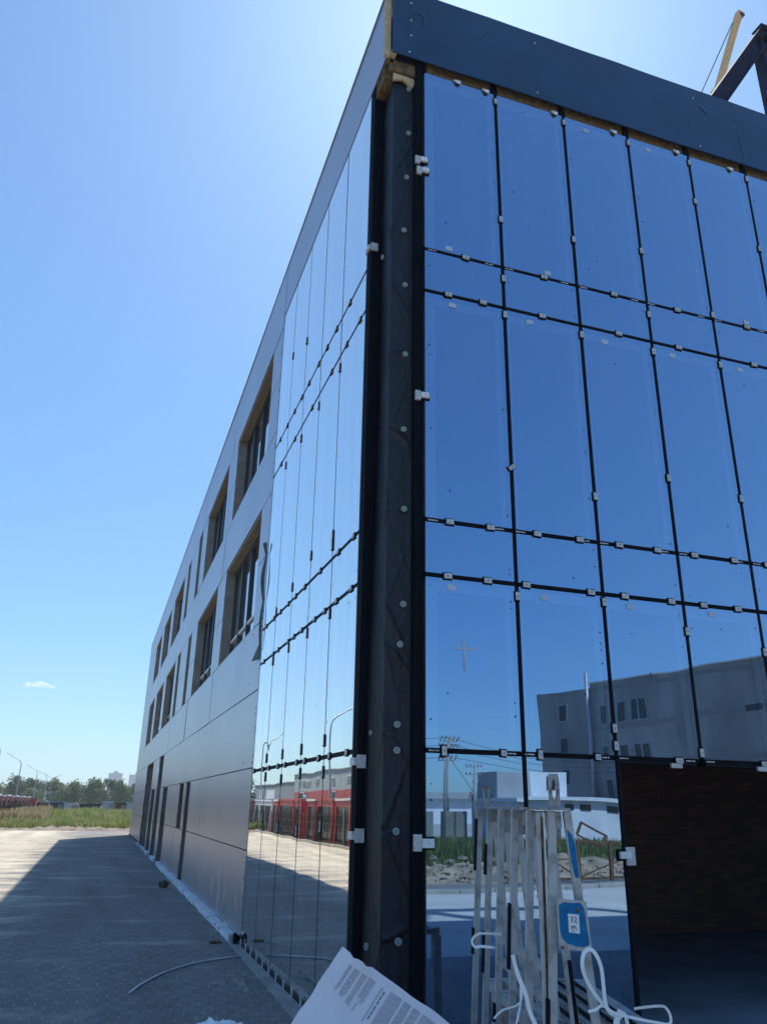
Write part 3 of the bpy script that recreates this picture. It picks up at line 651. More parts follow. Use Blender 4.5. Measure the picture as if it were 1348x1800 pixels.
def scuff(pts, wd, m=M_sticker):
    b_ = MB()
    for (a_, c_) in zip(pts, pts[1:]):
        b_.bar((a_[0],-0.1035,a_[1]), (c_[0],-0.1035,c_[1]), 0.004, wd, m, ref=(0,1,0)) if False else b_.prism([(a_[0]-wd/2,-0.103,a_[1]),(a_[0]+wd/2,-0.103,a_[1]+0.01),(c_[0]+wd/2,-0.103,c_[1]),(c_[0]-wd/2,-0.103,c_[1]-0.01)], (0,-0.002,0), m)
    return b_
M_scuff = mat('scuff', (0.075,0.13,0.20), 0.6)
for pts, wd in ([[(0.33,11.80),(0.46,11.79)],0.03],[[(0.47,11.80),(0.50,11.70),(0.48,11.62)],0.018],[[(1.47,11.95),(1.34,11.80)],0.03],[[(4.93,11.86),(5.03,11.76)],0.03],[[(5.55,11.82),(5.64,11.80)],0.03],[[(5.59,11.6),(5.605,11.3),(5.6,11.0)],0.008]):
    scuff(pts, wd, M_scuff).build('scuff', fa)
b_ = MB(); b_.box((-0.03,-0.02,10.96),(0.052,0.03,12.10), M_foamtan); b_.box((0.056,-0.068,10.97),(0.12,0.02,11.03), M_foamtan); b_.build('corner_strip', B)
b_ = MB()
for i in range(len(X)-1):
    b_.box((X[i]+0.055,0.005,10.842),(X[i+1]-0.055,0.10,11.2), M_wool)
b_.build('insulation', B)
b_ = MB(); b_.box((0.12,0.105,11.0),(W_-0.3,0.13,12.0), M_inner); b_.build('parapet', B)

# aluminium cladding, panel by panel (open joints over a dark backing)
JY = [6.06, 12.42, 18.42, 24.72, 30.9, 37.1, 43.4, L_]
rows = [(0.09,1.28),(1.28,2.49),(2.49,3.72),(3.72,4.91),(7.24,8.45),(10.70,12.13)]
wrow = [(4.91,6.08),(6.08,7.24),(8.45,9.60),(9.60,10.70)]
WIN = [(7.05,11.5),(13.05,17.5),(18.95,20.0),(22.6,23.7),(25.15,29.6),(31.3,35.7),(37.5,41.8)]
WINm = [(7.05,11.6),(13.08,17.6),(19.25,20.35),(23.0,24.2),(25.3,29.8),(31.4,35.9),(37.6,42.0)]
GR = [(15.2,16.12,0.09,2.49),(16.9,18.0,1.28,2.49),(22.5,24.4,0.09,2.49),(25.9,27.9,0.09,3.72),(29.1,31.1,0.09,2.49),(32.0,36.6,0.09,3.72)]
clad = MB(); rg = random.Random(3)
def panel(y0, y1, z0, z1):
    g_ = 0.009
    if y1-y0 < 0.05: return
    tx = rg.gauss(0, 0.0012); tz = rg.gauss(0, 0.0012); yc, zc = (y0+y1)/2, (z0+z1)/2
    def px_(y_, z_): return 0.0 + max(-0.006, min(0.006, tx*(y_-yc)+tz*(z_-zc)))
    vs = []
    for dx in (0, 0.012):
        for (a_, c_) in ((y0+g_, z0+g_), (y1-g_, z0+g_), (y1-g_, z1-g_), (y0+g_, z1-g_)): vs.append((px_(a_, c_)+dx, a_, c_))
    clad.add(vs, [(3,2,1,0),(4,5,6,7),(0,1,5,4),(1,2,6,5),(2,3,7,6),(3,0,4,7)], M_clad)
def cut(y0, y1, spans):
    out = [(y0, y1)]
    for a_, c_ in spans:
        nx = []
        for p, q in out:
            if c_ <= p or a_ >= q: nx.append((p, q)); continue
            if a_ > p: nx.append((p, a_))
            if c_ < q: nx.append((c_, q))
        out = nx
    return out
for (z0, z1) in rows:
    sp = [(g_[0], g_[1]) for g_ in GR if g_[2] <= z0+0.01 and g_[3] >= z1-0.01]
    for a_, c_ in zip(JY, JY[1:]):
        if z1 < 4.0 and a_ > 6.1:
            mid = (a_+c_)/2 if z0 > 2.4 else None
        for p, q in cut(a_, c_, sp): panel(p, q, z0, z1)
for q, (z0, z1) in enumerate(wrow):
    wl = WINm if q < 2 else WIN
    for a_, c_ in zip(JY, JY[1:]):
        for p, r_ in cut(a_, c_, wl): panel(p, r_, z0, z1)
# band over the side glazing
for a_, c_ in ((0.035, 6.06),):
    panel(a_, c_, 10.95, 12.13)
# screw heads / dirt specks on the panels
for _ in range(150):
    yy = rg.choice([6.12, 6.2, 12.36, 12.5, 7.0, 11.7, 12.9, 18.35, 18.5])+rg.uniform(-.02,.02); zz = rg.uniform(0.4, 11.9)
    if any(p-0.05 < yy < q+0.05 for p, q in WIN+WINm) and zz > 4.9: continue
    if any(p-0.05 < yy < q+0.05 for p, q, r_, t_ in GR) and zz < 3.8: continue
    clad.disc((0.001,yy,zz), (-1,0,0), 0.012, 0.006, M_spot, 6)
clad.build('cladding', B)
b_ = MB()
for (z0, z1) in rows:
    sp = [(g_[0], g_[1]) for g_ in GR if g_[2] <= z0+0.01 and g_[3] >= z1-0.01]
    for p, q in cut(6.05, L_-0.01, sp): b_.box((0.025,p+.02,z0),(0.06,q-.02,z1-0.001), M_dark)
for q, (z0, z1) in enumerate(wrow):
    for p, r_ in cut(6.05, L_-0.01, WINm if q < 2 else WIN): b_.box((0.025,p+.02,z0),(0.06,r_-.02,z1-0.001), M_dark)
b_.build('cladding_backing', B)
b_ = MB(); b_.box((-0.015,0.035,12.131),(0.30,L_,12.16), M_clad); b_.build('parapet_coping', B)
b_ = MB(); b_.box((0.0,L_+0.001,0.0),(W_,L_+0.03,12.13), M_clad); b_.box((0.025,0.03,10.98),(0.05,6.05,12.12), M_dark); b_.build('end_cladding', B)
b_ = MB(); b_.box((0.02,0.02,10.90),(0.10,6.03,10.975), M_wool); b_.build('insulation', B)

def window(y0, y1, z0, z1, lights, low=0.0):
    D_ = 0.31
    wv = MB()   # reveal: four jamb faces
    wv.box((0.014,y1-0.02,z0),(D_,y1,z1), M_jamb); wv.box((0.014,y0,z0),(D_,y0+0.02,z1), M_jamb)
    wv.box((0.002,y0+0.021,z0-0.004),(D_,y1-0.021,z0+0.02), M_clad)
    wo = wv.build('window', B)
    sf = MB(); n = 4
    sf.box((0.014,y0+0.021,z1-0.03),(D_,y1-0.021,z1-0.002), mat('soffit_groove', (0.16,0.13,0.10), 0.8))
    for q in range(n): sf.box((0.018+q*0.052,y0+0.022,z1-0.05),(0.042+q*0.052,y1-0.022,z1-0.0305), M_soffit)
    sf.build('soffit', wo)
    fr = MB(); fx0, fx1 = D_-0.09, D_-0.02; t_ = 0.06
    fr.box((fx0,y0+0.022,z0+0.021),(fx1,y0+0.022+t_,z1-0.057), M_wframe); fr.box((fx0,y1-0.022-t_,z0+0.021),(fx1,y1-0.022,z1-0.057), M_wframe)
    fr.box((fx0,y0+0.083,z0+0.021),(fx1,y1-0.083,z0+0.08), M_wframe); fr.box((fx0,y0+0.083,z1-0.12),(fx1,y1-0.083,z1-0.057), M_wframe)
    for q in range(1, lights):
        yy = y0+(y1-y0)*q/lights; fr.box((fx0-0.01,yy-0.045,z0+0.081),(fx1,yy+0.045,z1-0.121), M_wframe)
    if low:
        fr.box((fx0+0.002,y0+0.084,z0+low),(fx1-0.002,y1-0.084,z0+low+0.06), M_trim)
    fr.build('frame', wo)
    pn_ = MB(); pn_.box((D_-0.05,y0+0.03,z0+0.03),(D_-0.045,y1-0.03,z1-0.06), M_glass_far); pn_.build('pane', wo)
    return wo
for i, (y0, y1) in enumerate(WIN): window(y0, y1, 8.45, 10.70, 4 if y1-y0 > 2 else 1)
for i, (y0, y1) in enumerate(WINm): window(y0, y1, 4.91, 7.24, 4 if y1-y0 > 2 else 1, 0.55 if y1-y0 > 2 else 0)
for (y0, y1, z0, z1) in GR:
    b_ = MB(); b_.box((0.014,y1-0.02,z0-0.09 if z0 < .2 else z0),(0.35,y1,z1), M_jamb); b_.box((0.014,y0,z0-0.09 if z0 < .2 else z0),(0.35,y0+0.02,z1), M_jamb); b_.box((0.014,y0+0.021,z1-0.02),(0.35,y1-0.021,z1), M_jamb)
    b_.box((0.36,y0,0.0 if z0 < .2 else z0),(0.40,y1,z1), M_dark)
    # black film taped round the opening
    n = 14; vs = []
    zb = 0.02 if z0 < 0.2 else z0
    for q in range(n+1):
        zz = zb+(z1-zb)*q/n
        w_ = 0.10+0.10*abs(noise.noise(Vector((zz*2.3, y0, 0)))); vs += [(-0.03-0.03*noise.noise(Vector((zz*3, y1, 2))), y1-0.03-w_, zz), (-0.008, y1+0.02+0.06*noise.noise(Vector((zz*4, y1, 5))), zz)]
    b_.add(vs, [(2*q, 2*q+1, 2*q+3, 2*q+2) for q in range(n)], M_membrane)
    b_.build('doorway' if z0 < .2 else 'window_opening', B)
# white foam strip along the base of the cladding
b_ = MB(); yy = 6.35; rr = random.Random(9)
while yy < 36.5:
    ln = rr.uniform(0.5, 1.2)
    skip = any(g_[0]-0.1 < yy+ln/2 < g_[1]+0.1 and g_[2] < 0.2 for g_ in GR)
    if not skip or rr.random() < 0.3:
        b_ = MB()
        o_ = rr.uniform(-0.015, 0.015)
        b_.box((-0.13+o_, yy, 0.002), (-0.004, yy+ln-0.012, 0.10+rr.uniform(-.012,.012)), M_whitefoam)
        if rr.random() < 0.5: b_.box((-0.15+o_, yy+0.1, 0.06), (-0.131+o_, yy+0.16, 0.075), M_spot)
        b_.build('foam_strip', B)
    yy += ln
b_ = MB(); b_.box((-0.14,6.15,0.0),(-0.04,6.33,0.12), M_pole); b_.box((-0.10,6.05,0.02),(-0.05,6.13,0.15), M_black); b_.build('base_bracket', B)
# torn black film at the junction of glass and cladding
b_ = MB(); vs = []; n = 16
for q in range(n+1):
    t_ = q/n; zz = 4.35+1.9*t_; bul = 0.02+0.05*abs(math.sin(t_*7.3))*(0.3+t_)
    vs += [(-0.006-bul*0.4, 6.02, zz), (-0.012-bul, 6.04+bul*1.6, zz+0.01)]
b_.add(vs, [(2*q, 2*q+1, 2*q+3, 2*q+2) for q in range(n)], M_membrane)
b_.add([(-0.01,6.05,4.55),(-0.09,6.42,4.22),(-0.01,6.0,4.20)], [(0,1,2)], M_membrane)
b_.build('torn_film', B)

# edge brackets beside the column and the door jamb
def bracket(axis, c0, z, s_=1.0):
    b_ = MB()
    if axis == 'y':
        b_.box((c0-0.06*s_,-0.045,z-0.055*s_),(c0-0.0,-0.016,z+0.055*s_), M_clip); b_.box((c0+0.001,-0.075,z-0.032*s_),(c0+0.085*s_,-0.045,z+0.028*s_), M_white); b_.box((c0+0.001,-0.044,z-0.045*s_),(c0+0.10*s_,-0.032,z+0.04*s_), M_rubber)
        b_.box((c0+0.04*s_,-0.0765,z-0.004),(c0+0.048*s_,-0.0755,z+0.004), M_spot)
    else:
        b_.box((0.0,c0,z-0.06*s_),(0.085,c0+0.02,z+0.06*s_), M_clip); b_.box((-0.03,c0+0.02,z-0.035*s_),(-0.002,c0+0.15,z+0.035*s_), M_clip)
    return b_.build('bracket', B)
bracket('y', 0.45, 9.36); bracket('y', 0.47, 9.20); bracket('y', 0.46, 6.10); bracket('y', 0.47, 1.65, 1.25)
bracket('x', 0.42, 8.3, 0.9); bracket('x', 0.42, 2.34); bracket('x', 0.42, 1.69)
b_ = MB(); b_.box((2.56,-0.045,1.46),(2.66,-0.016,1.62), M_clip); b_.box((2.48,-0.075,1.52),(2.60,-0.046,1.58), M_white); b_.box((2.46,-0.0457,1.50),(2.555,-0.031,1.60), M_rubber); b_.build('bracket', B)

# ---------------------------------------------------------------- steel frame on the roof
T = thing('roof_steel_frame', 'dark triangular steel frame standing on the roof behind the fascia', 'steel frame', (8, 3, 11.9))
def ibeam(p, q, name):
    b_ = MB(); p, q = Vector(p), Vector(q); d = (q-p).normalized(); n_ = Vector((0,1,0)); s_ = d.cross(n_).normalized()
    w_, h_ = 0.34, 0.30
    b_.bar(p+s_*w_/2, q+s_*w_/2, h_, 0.03, M_steelblue, ref=s_); b_.bar(p-s_*w_/2, q-s_*w_/2, h_, 0.03, M_steelblue, ref=s_); b_.bar(p, q, 0.02, w_-0.034, M_steelblue, ref=s_)
    return b_.build(name, T)
AP = (10.42, 3, 19.35)
ibeam(AP, (5.57,3,11.9), 'diagonal_leg'); ibeam((10.40,3.02,19.2), (10.40,3.02,11.9), 'vertical_leg'); ibeam((10.30,3.01,19.42), (14.0,3.01,19.42), 'top_beam')
b_ = MB(); b_.box((13.8,2.8,11.9),(14.05,3.2,19.2), M_steelblue); b_.build('vertical_leg', T)

# ---------------------------------------------------------------- mobile crane behind the building
C_ = thing('mobile_crane', 'yellow telescopic crane boom rising behind the roof with a thin cable', 'crane', (15.9, 26.6, 0))
top = Vector((30.3, 20.05, 50.0)); bot = Vector((15.9, 26.6, 3.0)); d = bot-top
def boomseg(a_, c_, w_, name, extra=None):
    b_ = MB(); p, q = top+d*a_, top+d*c_
    b_.bar(p, q, w_, w_*0.9, M_yellow, ref=(0,1,0))
    if extra: extra(b_, p, q, w_)
    return b_.build(name, C_)
def lettering(b_, p, q, w_):
    dd = (q-p)
    r_ = dd.normalized().cross(Vector((0,1,0))).normalized()
    for k_ in range(10):
        c0 = p+dd*(0.06+k_*0.035) + Vector((0,-w_/2-0.02,0)); c1 = c0 + dd*0.014
        b_.bar(c0-r_*(-0.13), c1-r_*(-0.13), 0.10, 0.03, M_spot, ref=(0,1,0))
boomseg(0.0, 0.135, 0.36, 'boom_section'); boomseg(0.13, 0.45, 0.55, 'boom_section', lettering); boomseg(0.44, 1.0, 0.8, 'boom_section')
b_ = MB(); b_.bar(top-d*0.009, top+d*0.012, 0.38, 0.36, M_yellow, ref=(0,1,0)); b_.disc(top-d*0.004+Vector((0.14,-0.2,0)), (0,1,0), 0.2, 0.4, M_steelblue, 16); b_.build('boom_head', C_)
b_ = MB(); b_.tube([top+d*0.012+Vector((-0.28,0,0)), (26.2,22.0,40.5), (25.0,22.0,30)], 0.035, M_wire, 6); b_.tube([(25.0,22.0,30),(24.0,22.2,14)], 0.035, M_wire, 6); b_.build('hoist_cable', C_)
b_ = MB(); b_.box((15.0,24.0,1.2),(17.6,33.0,2.0), M_yellow); b_.box((15.1,33.0,0.9),(17.5,35.2,3.0), M_yellow); b_.box((15.2,25.4,2.0),(17.2,28.6,3.4), M_yellow); b_.build('chassis', C_, bevel=0.06)
b_ = MB(); b_.box((15.3,35.0,1.9),(17.3,35.25,2.8), M_darkglass); b_.build('windscreen', C_)
for (x_, y_) in ((15.2,25),(17.4,25),(15.2,27),(17.4,27),(15.2,31),(17.4,31),(15.2,33.8),(17.4,33.8)):
    b_ = MB(); b_.disc((x_-0.15,y_,0.62), (1,0,0), 0.6, 0.32, M_rubber, 20); b_.disc((x_-0.17,y_,0.62), (1,0,0), 0.3, 0.36, M_pole, 14); b_.build('wheel', C_)

# ---------------------------------------------------------------- glass rack in front of the doorway panes
RK = thing('glass_rack', 'grey painted steel A-frame glass rack standing before the lower glass panes', 'rack', (0.33, -2.07, 0))
N0, F0 = Vector((0.092,-2.99,1.945)), Vector((0.57,-1.14,1.95))
rd = (F0-N0); rdn = rd.normalized(); pr = Vector((rdn.y, -rdn.x, 0))   # pr points to +x
b_ = MB(); b_.bar(N0-rdn*0.06, F0+rdn*0.04, 0.11, 0.012, M_worn); b_.build('top_plate', RK)
b_ = MB(); b_.bar(N0-rdn*0.02+Vector((0,0,-0.055)), F0+Vector((0,0,-0.055)), 0.03, 0.085, M_worn); b_.build('ridge_beam', RK)
rub_left = {0: [(0.75,1.05)], 1: [(0.30,0.62)], 2: [(1.05,1.40),(0.2,0.6)], 3: [(0.55,0.80)], 4: [(0.9,1.15),(1.5,1.7)], 5: [(1.5,1.86),(0.95,1.12)]}
for k_ in range(6):
    c0 = N0 + rd*(k_/5)
    for sd in (-1, 1):
        b_ = MB(); sl_ = 0.055 if sd < 0 else 0.085
        tp_ = c0 + pr*(sd*0.052 + (0.024 if (sd < 0 and k_ == 0) else 0)) + Vector((0,0,-0.01)); bt = Vector((c0.x, c0.y, 0.66)) + pr*(sd*(0.052+sl_*1.27) + (0.024 if (sd < 0 and k_ == 0) else 0))
        w_ = 0.043
        b_.bar(tp_, (tp_+(bt-tp_)*1.45) if sd < 0 else bt, w_, 0.028, M_rackpaint, ref=rdn)
        lg = b_.build('post', RK, bevel=0.003)
        if sd < 0:
            for (z0, z1) in rub_left[k_]:
                f = lambda z: tp_ + (bt-tp_)*((1.93-z)/1.27)
                z0 = max(z0, 0.70)
                if z1 > z0+0.05:
                    r_ = MB(); r_.bar(f(z0)-pr*0.026, f(z1)-pr*0.026, 0.015, 0.04, M_rubber, ref=rdn); r_.build('rubber_strip', lg)
        elif k_ == 0:
            f = lambda z: tp_ + (bt-tp_)*((1.93-z)/1.27)
            r_ = MB(); a0, a1 = f(1.84), f(1.60)
            pd = (a1-a0).normalized(); sdv = pd.cross(rdn).normalized(); hp_ = 0.017
            if sdv.dot(pr) < 0: sdv = -sdv
            r_.prism([a0-sdv*hp_-rdn*0.0142, a0+(a1-a0)*0.10+sdv*0.004-rdn*0.0142, a0+(a1-a0)*0.30+sdv*hp_-rdn*0.0142, a1+sdv*hp_*0.9-rdn*0.0142, a1+(a0-a1)*0.02-sdv*hp_*0.4-rdn*0.0142, a0+(a1-a0)*0.6-sdv*hp_-rdn*0.0142], -rdn*0.002, M_blue); r_.build('blue_paint_patch', lg)
            r_ = MB(); r_.bar(f(0.70)-rdn*0.005-pr*0.10, f(1.22)-rdn*0.005-pr*0.095, 0.016, 0.02, M_rubber, ref=rdn); r_.build('rubber_strip', lg)
# rusty channel beside the near post
b_ = MB(); q0 = N0 + rd*0.02 - pr*0.082
b_.bar(q0+Vector((0,0,-0.04)), Vector((q0.x,q0.y,0.66))-pr*0.02, 0.015, 0.02, M_rust, ref=rdn); b_.bar(q0-pr*0.0145+Vector((0,0,-0.02)), Vector((q0.x,q0.y,0.66))-pr*0.0345, 0.012, 0.045, M_rackpaint, ref=rdn); b_.bar(q0+pr*0.013+Vector((0,0,-0.02)), Vector((q0.x,q0.y,0.66))-pr*0.007, 0.008, 0.04, M_white, ref=rdn)
b_.build('rusty_channel', RK)
def eye(c0, h_, w_):
    # oval lifting lug made of a plate with a slot
    b_ = MB(); n = 28; vs = []; fs = []
    for j in range(n):
        a_ = 2*math.pi*j/n
        ox, oz = math.cos(a_), math.sin(a_)
        # outer: rounded rectangle, inner: ellipse
        sc = min(1/max(abs(ox), 1e-6), 1/max(abs(oz), 1e-6)); sc = min(sc, 1.36)
        O = c0 + pr*ox*sc*w_/2 + Vector((0,0,h_/2 + oz*sc*h_/2*0.95)); I = c0 + pr*ox*w_*0.23 + Vector((0,0,h_*0.55+oz*h_*0.29))
        vs += [O-rdn*0.008, O+rdn*0.008, I-rdn*0.008, I+rdn*0.008]
    for j in range(n):
        p = j*4; q = ((j+1) % n)*4
        fs += [(p, q, q+2, p+2), (p+1, p+3, q+3, q+1), (p, p+1, q+1, q), (p+2, q+2, q+3, p+3)]
    b_.add(vs, fs, M_worn); return b_.build('lifting_lug', RK)
eye(N0-rdn*0.03-pr*0.02, 0.185, 0.058); eye(F0, 0.16, 0.05)
b_ = MB()
for k_ in (1, 2, 3, 4):
    c0 = N0 + rd*(k_/5-0.1); b_.bar(c0+Vector((0,0,-0.07))+pr*0.035, c0+Vector((0,0,-0.16))+pr*0.035, 0.07, 0.01, M_worn, ref=rdn)
b_.build('gusset', RK)
# deck
zD = 0.775; cN = Vector((N0.x, N0.y, zD)); cF = Vector((F0.x, F0.y, zD))
b_ = MB()
for sd in (-1, 1):
    if sd > 0: b_.bar(cN+pr*0.62-rdn*0.06, cF+pr*0.62-rdn*0.05, 0.08, 0.06, M_rackpaint)
    b_.bar(cN+pr*(0.04+sd*0.06)-rdn*0.02, cF+pr*(0.04+sd*0.06)-rdn*0.02, 0.05, 0.05, M_rackpaint)
for k_ in range(6):
    c0 = cN+rd*(k_/5)*0.97; b_.bar(c0-pr*0.05, c0+pr*0.58, 0.07, 0.05, M_rackpaint)
for k_ in range(9):
    o1 = 0.20+k_*0.045; b_.bar(cN+pr*o1+Vector((0,0,0.028)), cF-rd*0.05+pr*o1+Vector((0,0,0.028)), 0.035, 0.012, M_worn)
b_.build('deck', RK)
b_ = MB()
for k_ in range(4):
    o1 = 0.22+k_*0.105; b_.bar(cN+pr*o1+Vector((0,0,0.041)), cF-rd*0.06+pr*o1+Vector((0,0,0.041)), 0.02, 0.012, M_rubber)
b_.build('rubber_strip', RK)
b_ = MB()
for zz in (0.95, 1.10): b_.bar(Vector((N0.x,N0.y,zz))+rd*0.25+pr*0.02, Vector((N0.x,N0.y,zz))+rd*0.92+pr*0.02, 0.04, 0.04, M_rackpaint)
b_.build('side_rail', RK)
for k_ in (0.03, 0.97):
    for o1 in (0.04, 0.62):
        c0 = cN+rd*k_+pr*o1; b_ = MB(); b_.box((c0.x-0.04,c0.y-0.04,0.0),(c0.x+0.04,c0.y+0.04,zD-0.035), M_rackpaint); b_.build('foot', RK)
# plate with handwritten tag
PL0 = N0-rdn*0.075
e1 = (pr*0.97 + Vector((0,0,-0.03))).normalized(); e2 = Vector((0,0,1)); nn = -rdn
def plate_pt(a_, c_, d_=0.0): return PL0 + e1*(-0.052 + (a_-0.02)*0.79) + e2*(c_-1.94) + nn*d_
ZP0, ZP1 = 1.27, 1.50
b_ = MB(); x0_, x1_ = 0.02, 0.235
b_.prism([plate_pt(x0_,ZP0+.01), plate_pt(x1_,ZP0), plate_pt(x1_-0.02,ZP1), plate_pt(x0_,ZP1+.01)], nn*0.005, M_rackpaint); pl = b_.build('sign_plate', RK)
outl = [(0.032,1.475),(0.06,1.492),(0.12,1.49),(0.175,1.492),(0.198,1.47),(0.207,1.40),(0.215,1.33),(0.218,1.302),(0.18,1.290),(0.13,1.292),(0.075,1.305),(0.045,1.325),(0.032,1.36),(0.030,1.42)]
b_ = MB(); b_.prism([plate_pt(a_,c_,0.0055) for a_, c_ in outl], nn*0.0015, M_blue); b_.build('blue_paint', pl)
b_ = MB(); b_.disc(plate_pt(0.15,1.458,0.008), nn, 0.010, 0.004, M_rust, 8); b_.disc(plate_pt(0.04,1.285,0.006), nn, 0.008, 0.004, M_rust, 8); b_.build('bolt', pl)
b_ = MB(); b_.prism([plate_pt(0.088,1.355,0.0075), plate_pt(0.160,1.350,0.0075), plate_pt(0.160,1.438,0.0075), plate_pt(0.088,1.440,0.0075)], nn*0.001, M_white); tgo = b_.build('paper_label', pl)
ink = mat('ink', (0.02,0.025,0.05), 0.6)
def stroke(b_, pts, o_=(0,0)):
    P_ = [plate_pt(0.088+(a_+o_[0]), 1.350+(c_+o_[1]), 0.0092) for a_, c_ in pts]
    b_.tube(P_, 0.0016, ink, 6)
b_ = MB()
stroke(b_, [(0.010,0.073),(0.016,0.076),(0.024,0.074),(0.030,0.077),(0.026,0.066),(0.021,0.050)]); stroke(b_, [(0.016,0.060),(0.031,0.063)])
stroke(b_, [(0.037,0.070),(0.043,0.077),(0.052,0.076),(0.054,0.068),(0.046,0.058),(0.037,0.051),(0.044,0.054),(0.053,0.051),(0.061,0.055)])
stroke(b_, [(0.016,0.018),(0.019,0.032),(0.021,0.036),(0.026,0.034),(0.026,0.022),(0.029,0.033),(0.035,0.035),(0.036,0.022),(0.040,0.034),(0.046,0.034),(0.047,0.020),(0.051,0.018)]); stroke(b_, [(0.058,0.017),(0.0595,0.0185)])
stroke(b_, [(0.022,0.016),(0.029,0.008),(0.033,0.015)])
b_.build('handwriting', tgo)

# white packing straps
def strap(name, pts, wd, label, m=M_white, wdir=(0,0,1), group=None):
    P_ = [Vector(p) for p in pts]; Q = []
    for i in range(len(P_)-1):
        p0, p1, p2, p3 = P_[max(i-1,0)], P_[i], P_[i+1], P_[min(i+2,len(P_)-1)]
        for s_ in range(8):
            t_ = s_/8; Q.append(0.5*((2*p1)+(p2-p0)*t_+(2*p0-5*p1+4*p2-p3)*t_*t_+(3*p1-p0-3*p2+p3)*t_**3))
    Q.append(P_[-1]); b_ = MB(); wdir = Vector(wdir); vs = []; n = len(Q)
    for i, p in enumerate(Q):
        d_ = (Q[min(i+1,n-1)]-Q[max(i-1,0)]).normalized(); a_ = d_.cross(wdir)
        if a_.length < 0.2: a_ = d_.cross(Vector((0.8,0.6,0)))
        a_.normalize(); a_ = (a_*0.8 + wdir*0.25).normalized(); nrm_ = d_.cross(a_).normalized()
        vs += [p-a_*wd/2-nrm_*0.0007, p+a_*wd/2-nrm_*0.0007, p+a_*wd/2+nrm_*0.0007, p-a_*wd/2+nrm_*0.0007]
    fs = []
    for i in range(n-1):
        for q in range(4): fs.append((i*4+q, i*4+(q+1) % 4, (i+1)*4+(q+1) % 4, (i+1)*4+q))
    fs += [(3,2,1,0), tuple((n-1)*4+q for q in range(4))]
    b_.add(vs, fs, m); o = b_.build(name); tag(o, label, 'strap', group); return o
vw = (0.5, 0.86, 0)
GS = 'white packing straps on the rack'
strap('packing_strap', [(-0.305,-3.176,1.288),(-0.282,-3.183,1.200),(-0.252,-3.194,1.124),(-0.236,-3.198,1.052),(-0.190,-3.217,0.941),(-0.153,-3.226,0.793),(-0.143,-3.208,0.515),(-0.125,-3.189,0.010)], 0.019, 'straight white packing strap hanging down at the left side of the rack', wdir=vw, group=GS)
strap('packing_strap', [(0.090,-3.308,1.091),(0.060,-3.300,1.126),(0.028,-3.286,1.181),(0.009,-3.282,1.237),(0.016,-3.283,1.292),(0.042,-3.293,1.318),(0.071,-3.302,1.300),(0.093,-3.310,1.242),(0.098,-3.311,1.156),(0.101,-3.312,1.097),(0.116,-3.318,1.061),(0.153,-3.332,1.038),(0.199,-3.328,1.024),(0.217,-3.328,0.700),(0.245,-3.300,0.010)], 0.018, 'white packing strap tied in a tall upright loop', wdir=vw, group=GS)
strap('packing_strap', [(0.027,-3.277,1.057),(0.060,-3.291,1.066),(0.092,-3.300,1.082),(0.134,-3.337,1.057),(0.217,-3.355,1.038),(0.319,-3.383,1.020),(0.376,-3.405,1.015),(0.386,-3.407,1.044),(0.370,-3.400,1.080),(0.338,-3.393,1.087),(0.281,-3.373,1.082),(0.227,-3.354,1.074)], 0.012, 'thin white strap curling out to the right below the tall loop', wdir=vw, group=GS)
strap('packing_strap', [(0.162,-3.342,1.070),(0.148,-3.337,1.043),(0.129,-3.342,1.006),(0.116,-3.346,0.932),(0.116,-3.337,0.608),(0.106,-3.300,0.010)], 0.028, 'wide white strap end folded over the knot of the loop', wdir=vw, group=GS)
strap('packing_strap', [(-0.014,-2.486,1.276),(-0.092,-2.467,1.279),(-0.139,-2.449,1.276),(-0.171,-2.440,1.251),(-0.171,-2.440,1.223),(-0.153,-2.444,1.209),(-0.131,-2.454,1.214),(-0.060,-2.477,1.209),(0.032,-2.375,1.181)], 0.014, 'small white strap curl sticking out at the left of the rack', wdir=vw, group=GS)
strap('packing_strap', [(-0.171,-2.930,0.941),(-0.143,-2.930,1.033),(-0.139,-2.930,1.135),(-0.134,-2.930,1.061),(-0.162,-2.930,1.024),(-0.245,-2.930,1.006),(-0.301,-2.949,0.978)], 0.009, 'thin translucent strap tail poking left near the foot of the rack', wdir=vw, group=GS)

# ---------------------------------------------------------------- printed carton leaning at the corner
CT = thing('printed_carton', 'white printed packaging sheet leaning in front of the black corner column', 'packaging', (-0.7, -2.5, 0))
A_ = Vector((-0.92,-2.39,1.23)); fr_ = Vector((math.cos(YAW), -math.sin(YAW), 0)); back = Vector((math.sin(YAW), math.cos(YAW), 0))
ul = (fr_*-0.575 + Vector((0,0,-0.80)) - back*0.14).normalized(); ur = (fr_*0.845 + Vector((0,0,-0.50)) - back*0.06).normalized()
nn2 = ul.cross(ur).normalized()
if nn2.dot(back) > 0: nn2 = -nn2
LU, RU = 0.80, 1.18
M_carton = mat('white_printed_paper', (0.78,0.75,0.80), 0.65, 0, 0.05, 3.5, 0.25, 9)
def cpt(a_, c_, d_=0.0):  # a along right edge, c down the left edge
    wob = 0.010*noise.noise(Vector((a_*3, c_*3, 4.4)))*2 + 0.02*math.exp(-((a_-0.12)/0.1)**2)*math.exp(-(c_/0.08)**2)
    return A_ + ur*a_ + ul*c_ + nn2*(d_+wob)
b_ = MB(); na, nc = 44, 34; rg2 = random.Random(4)
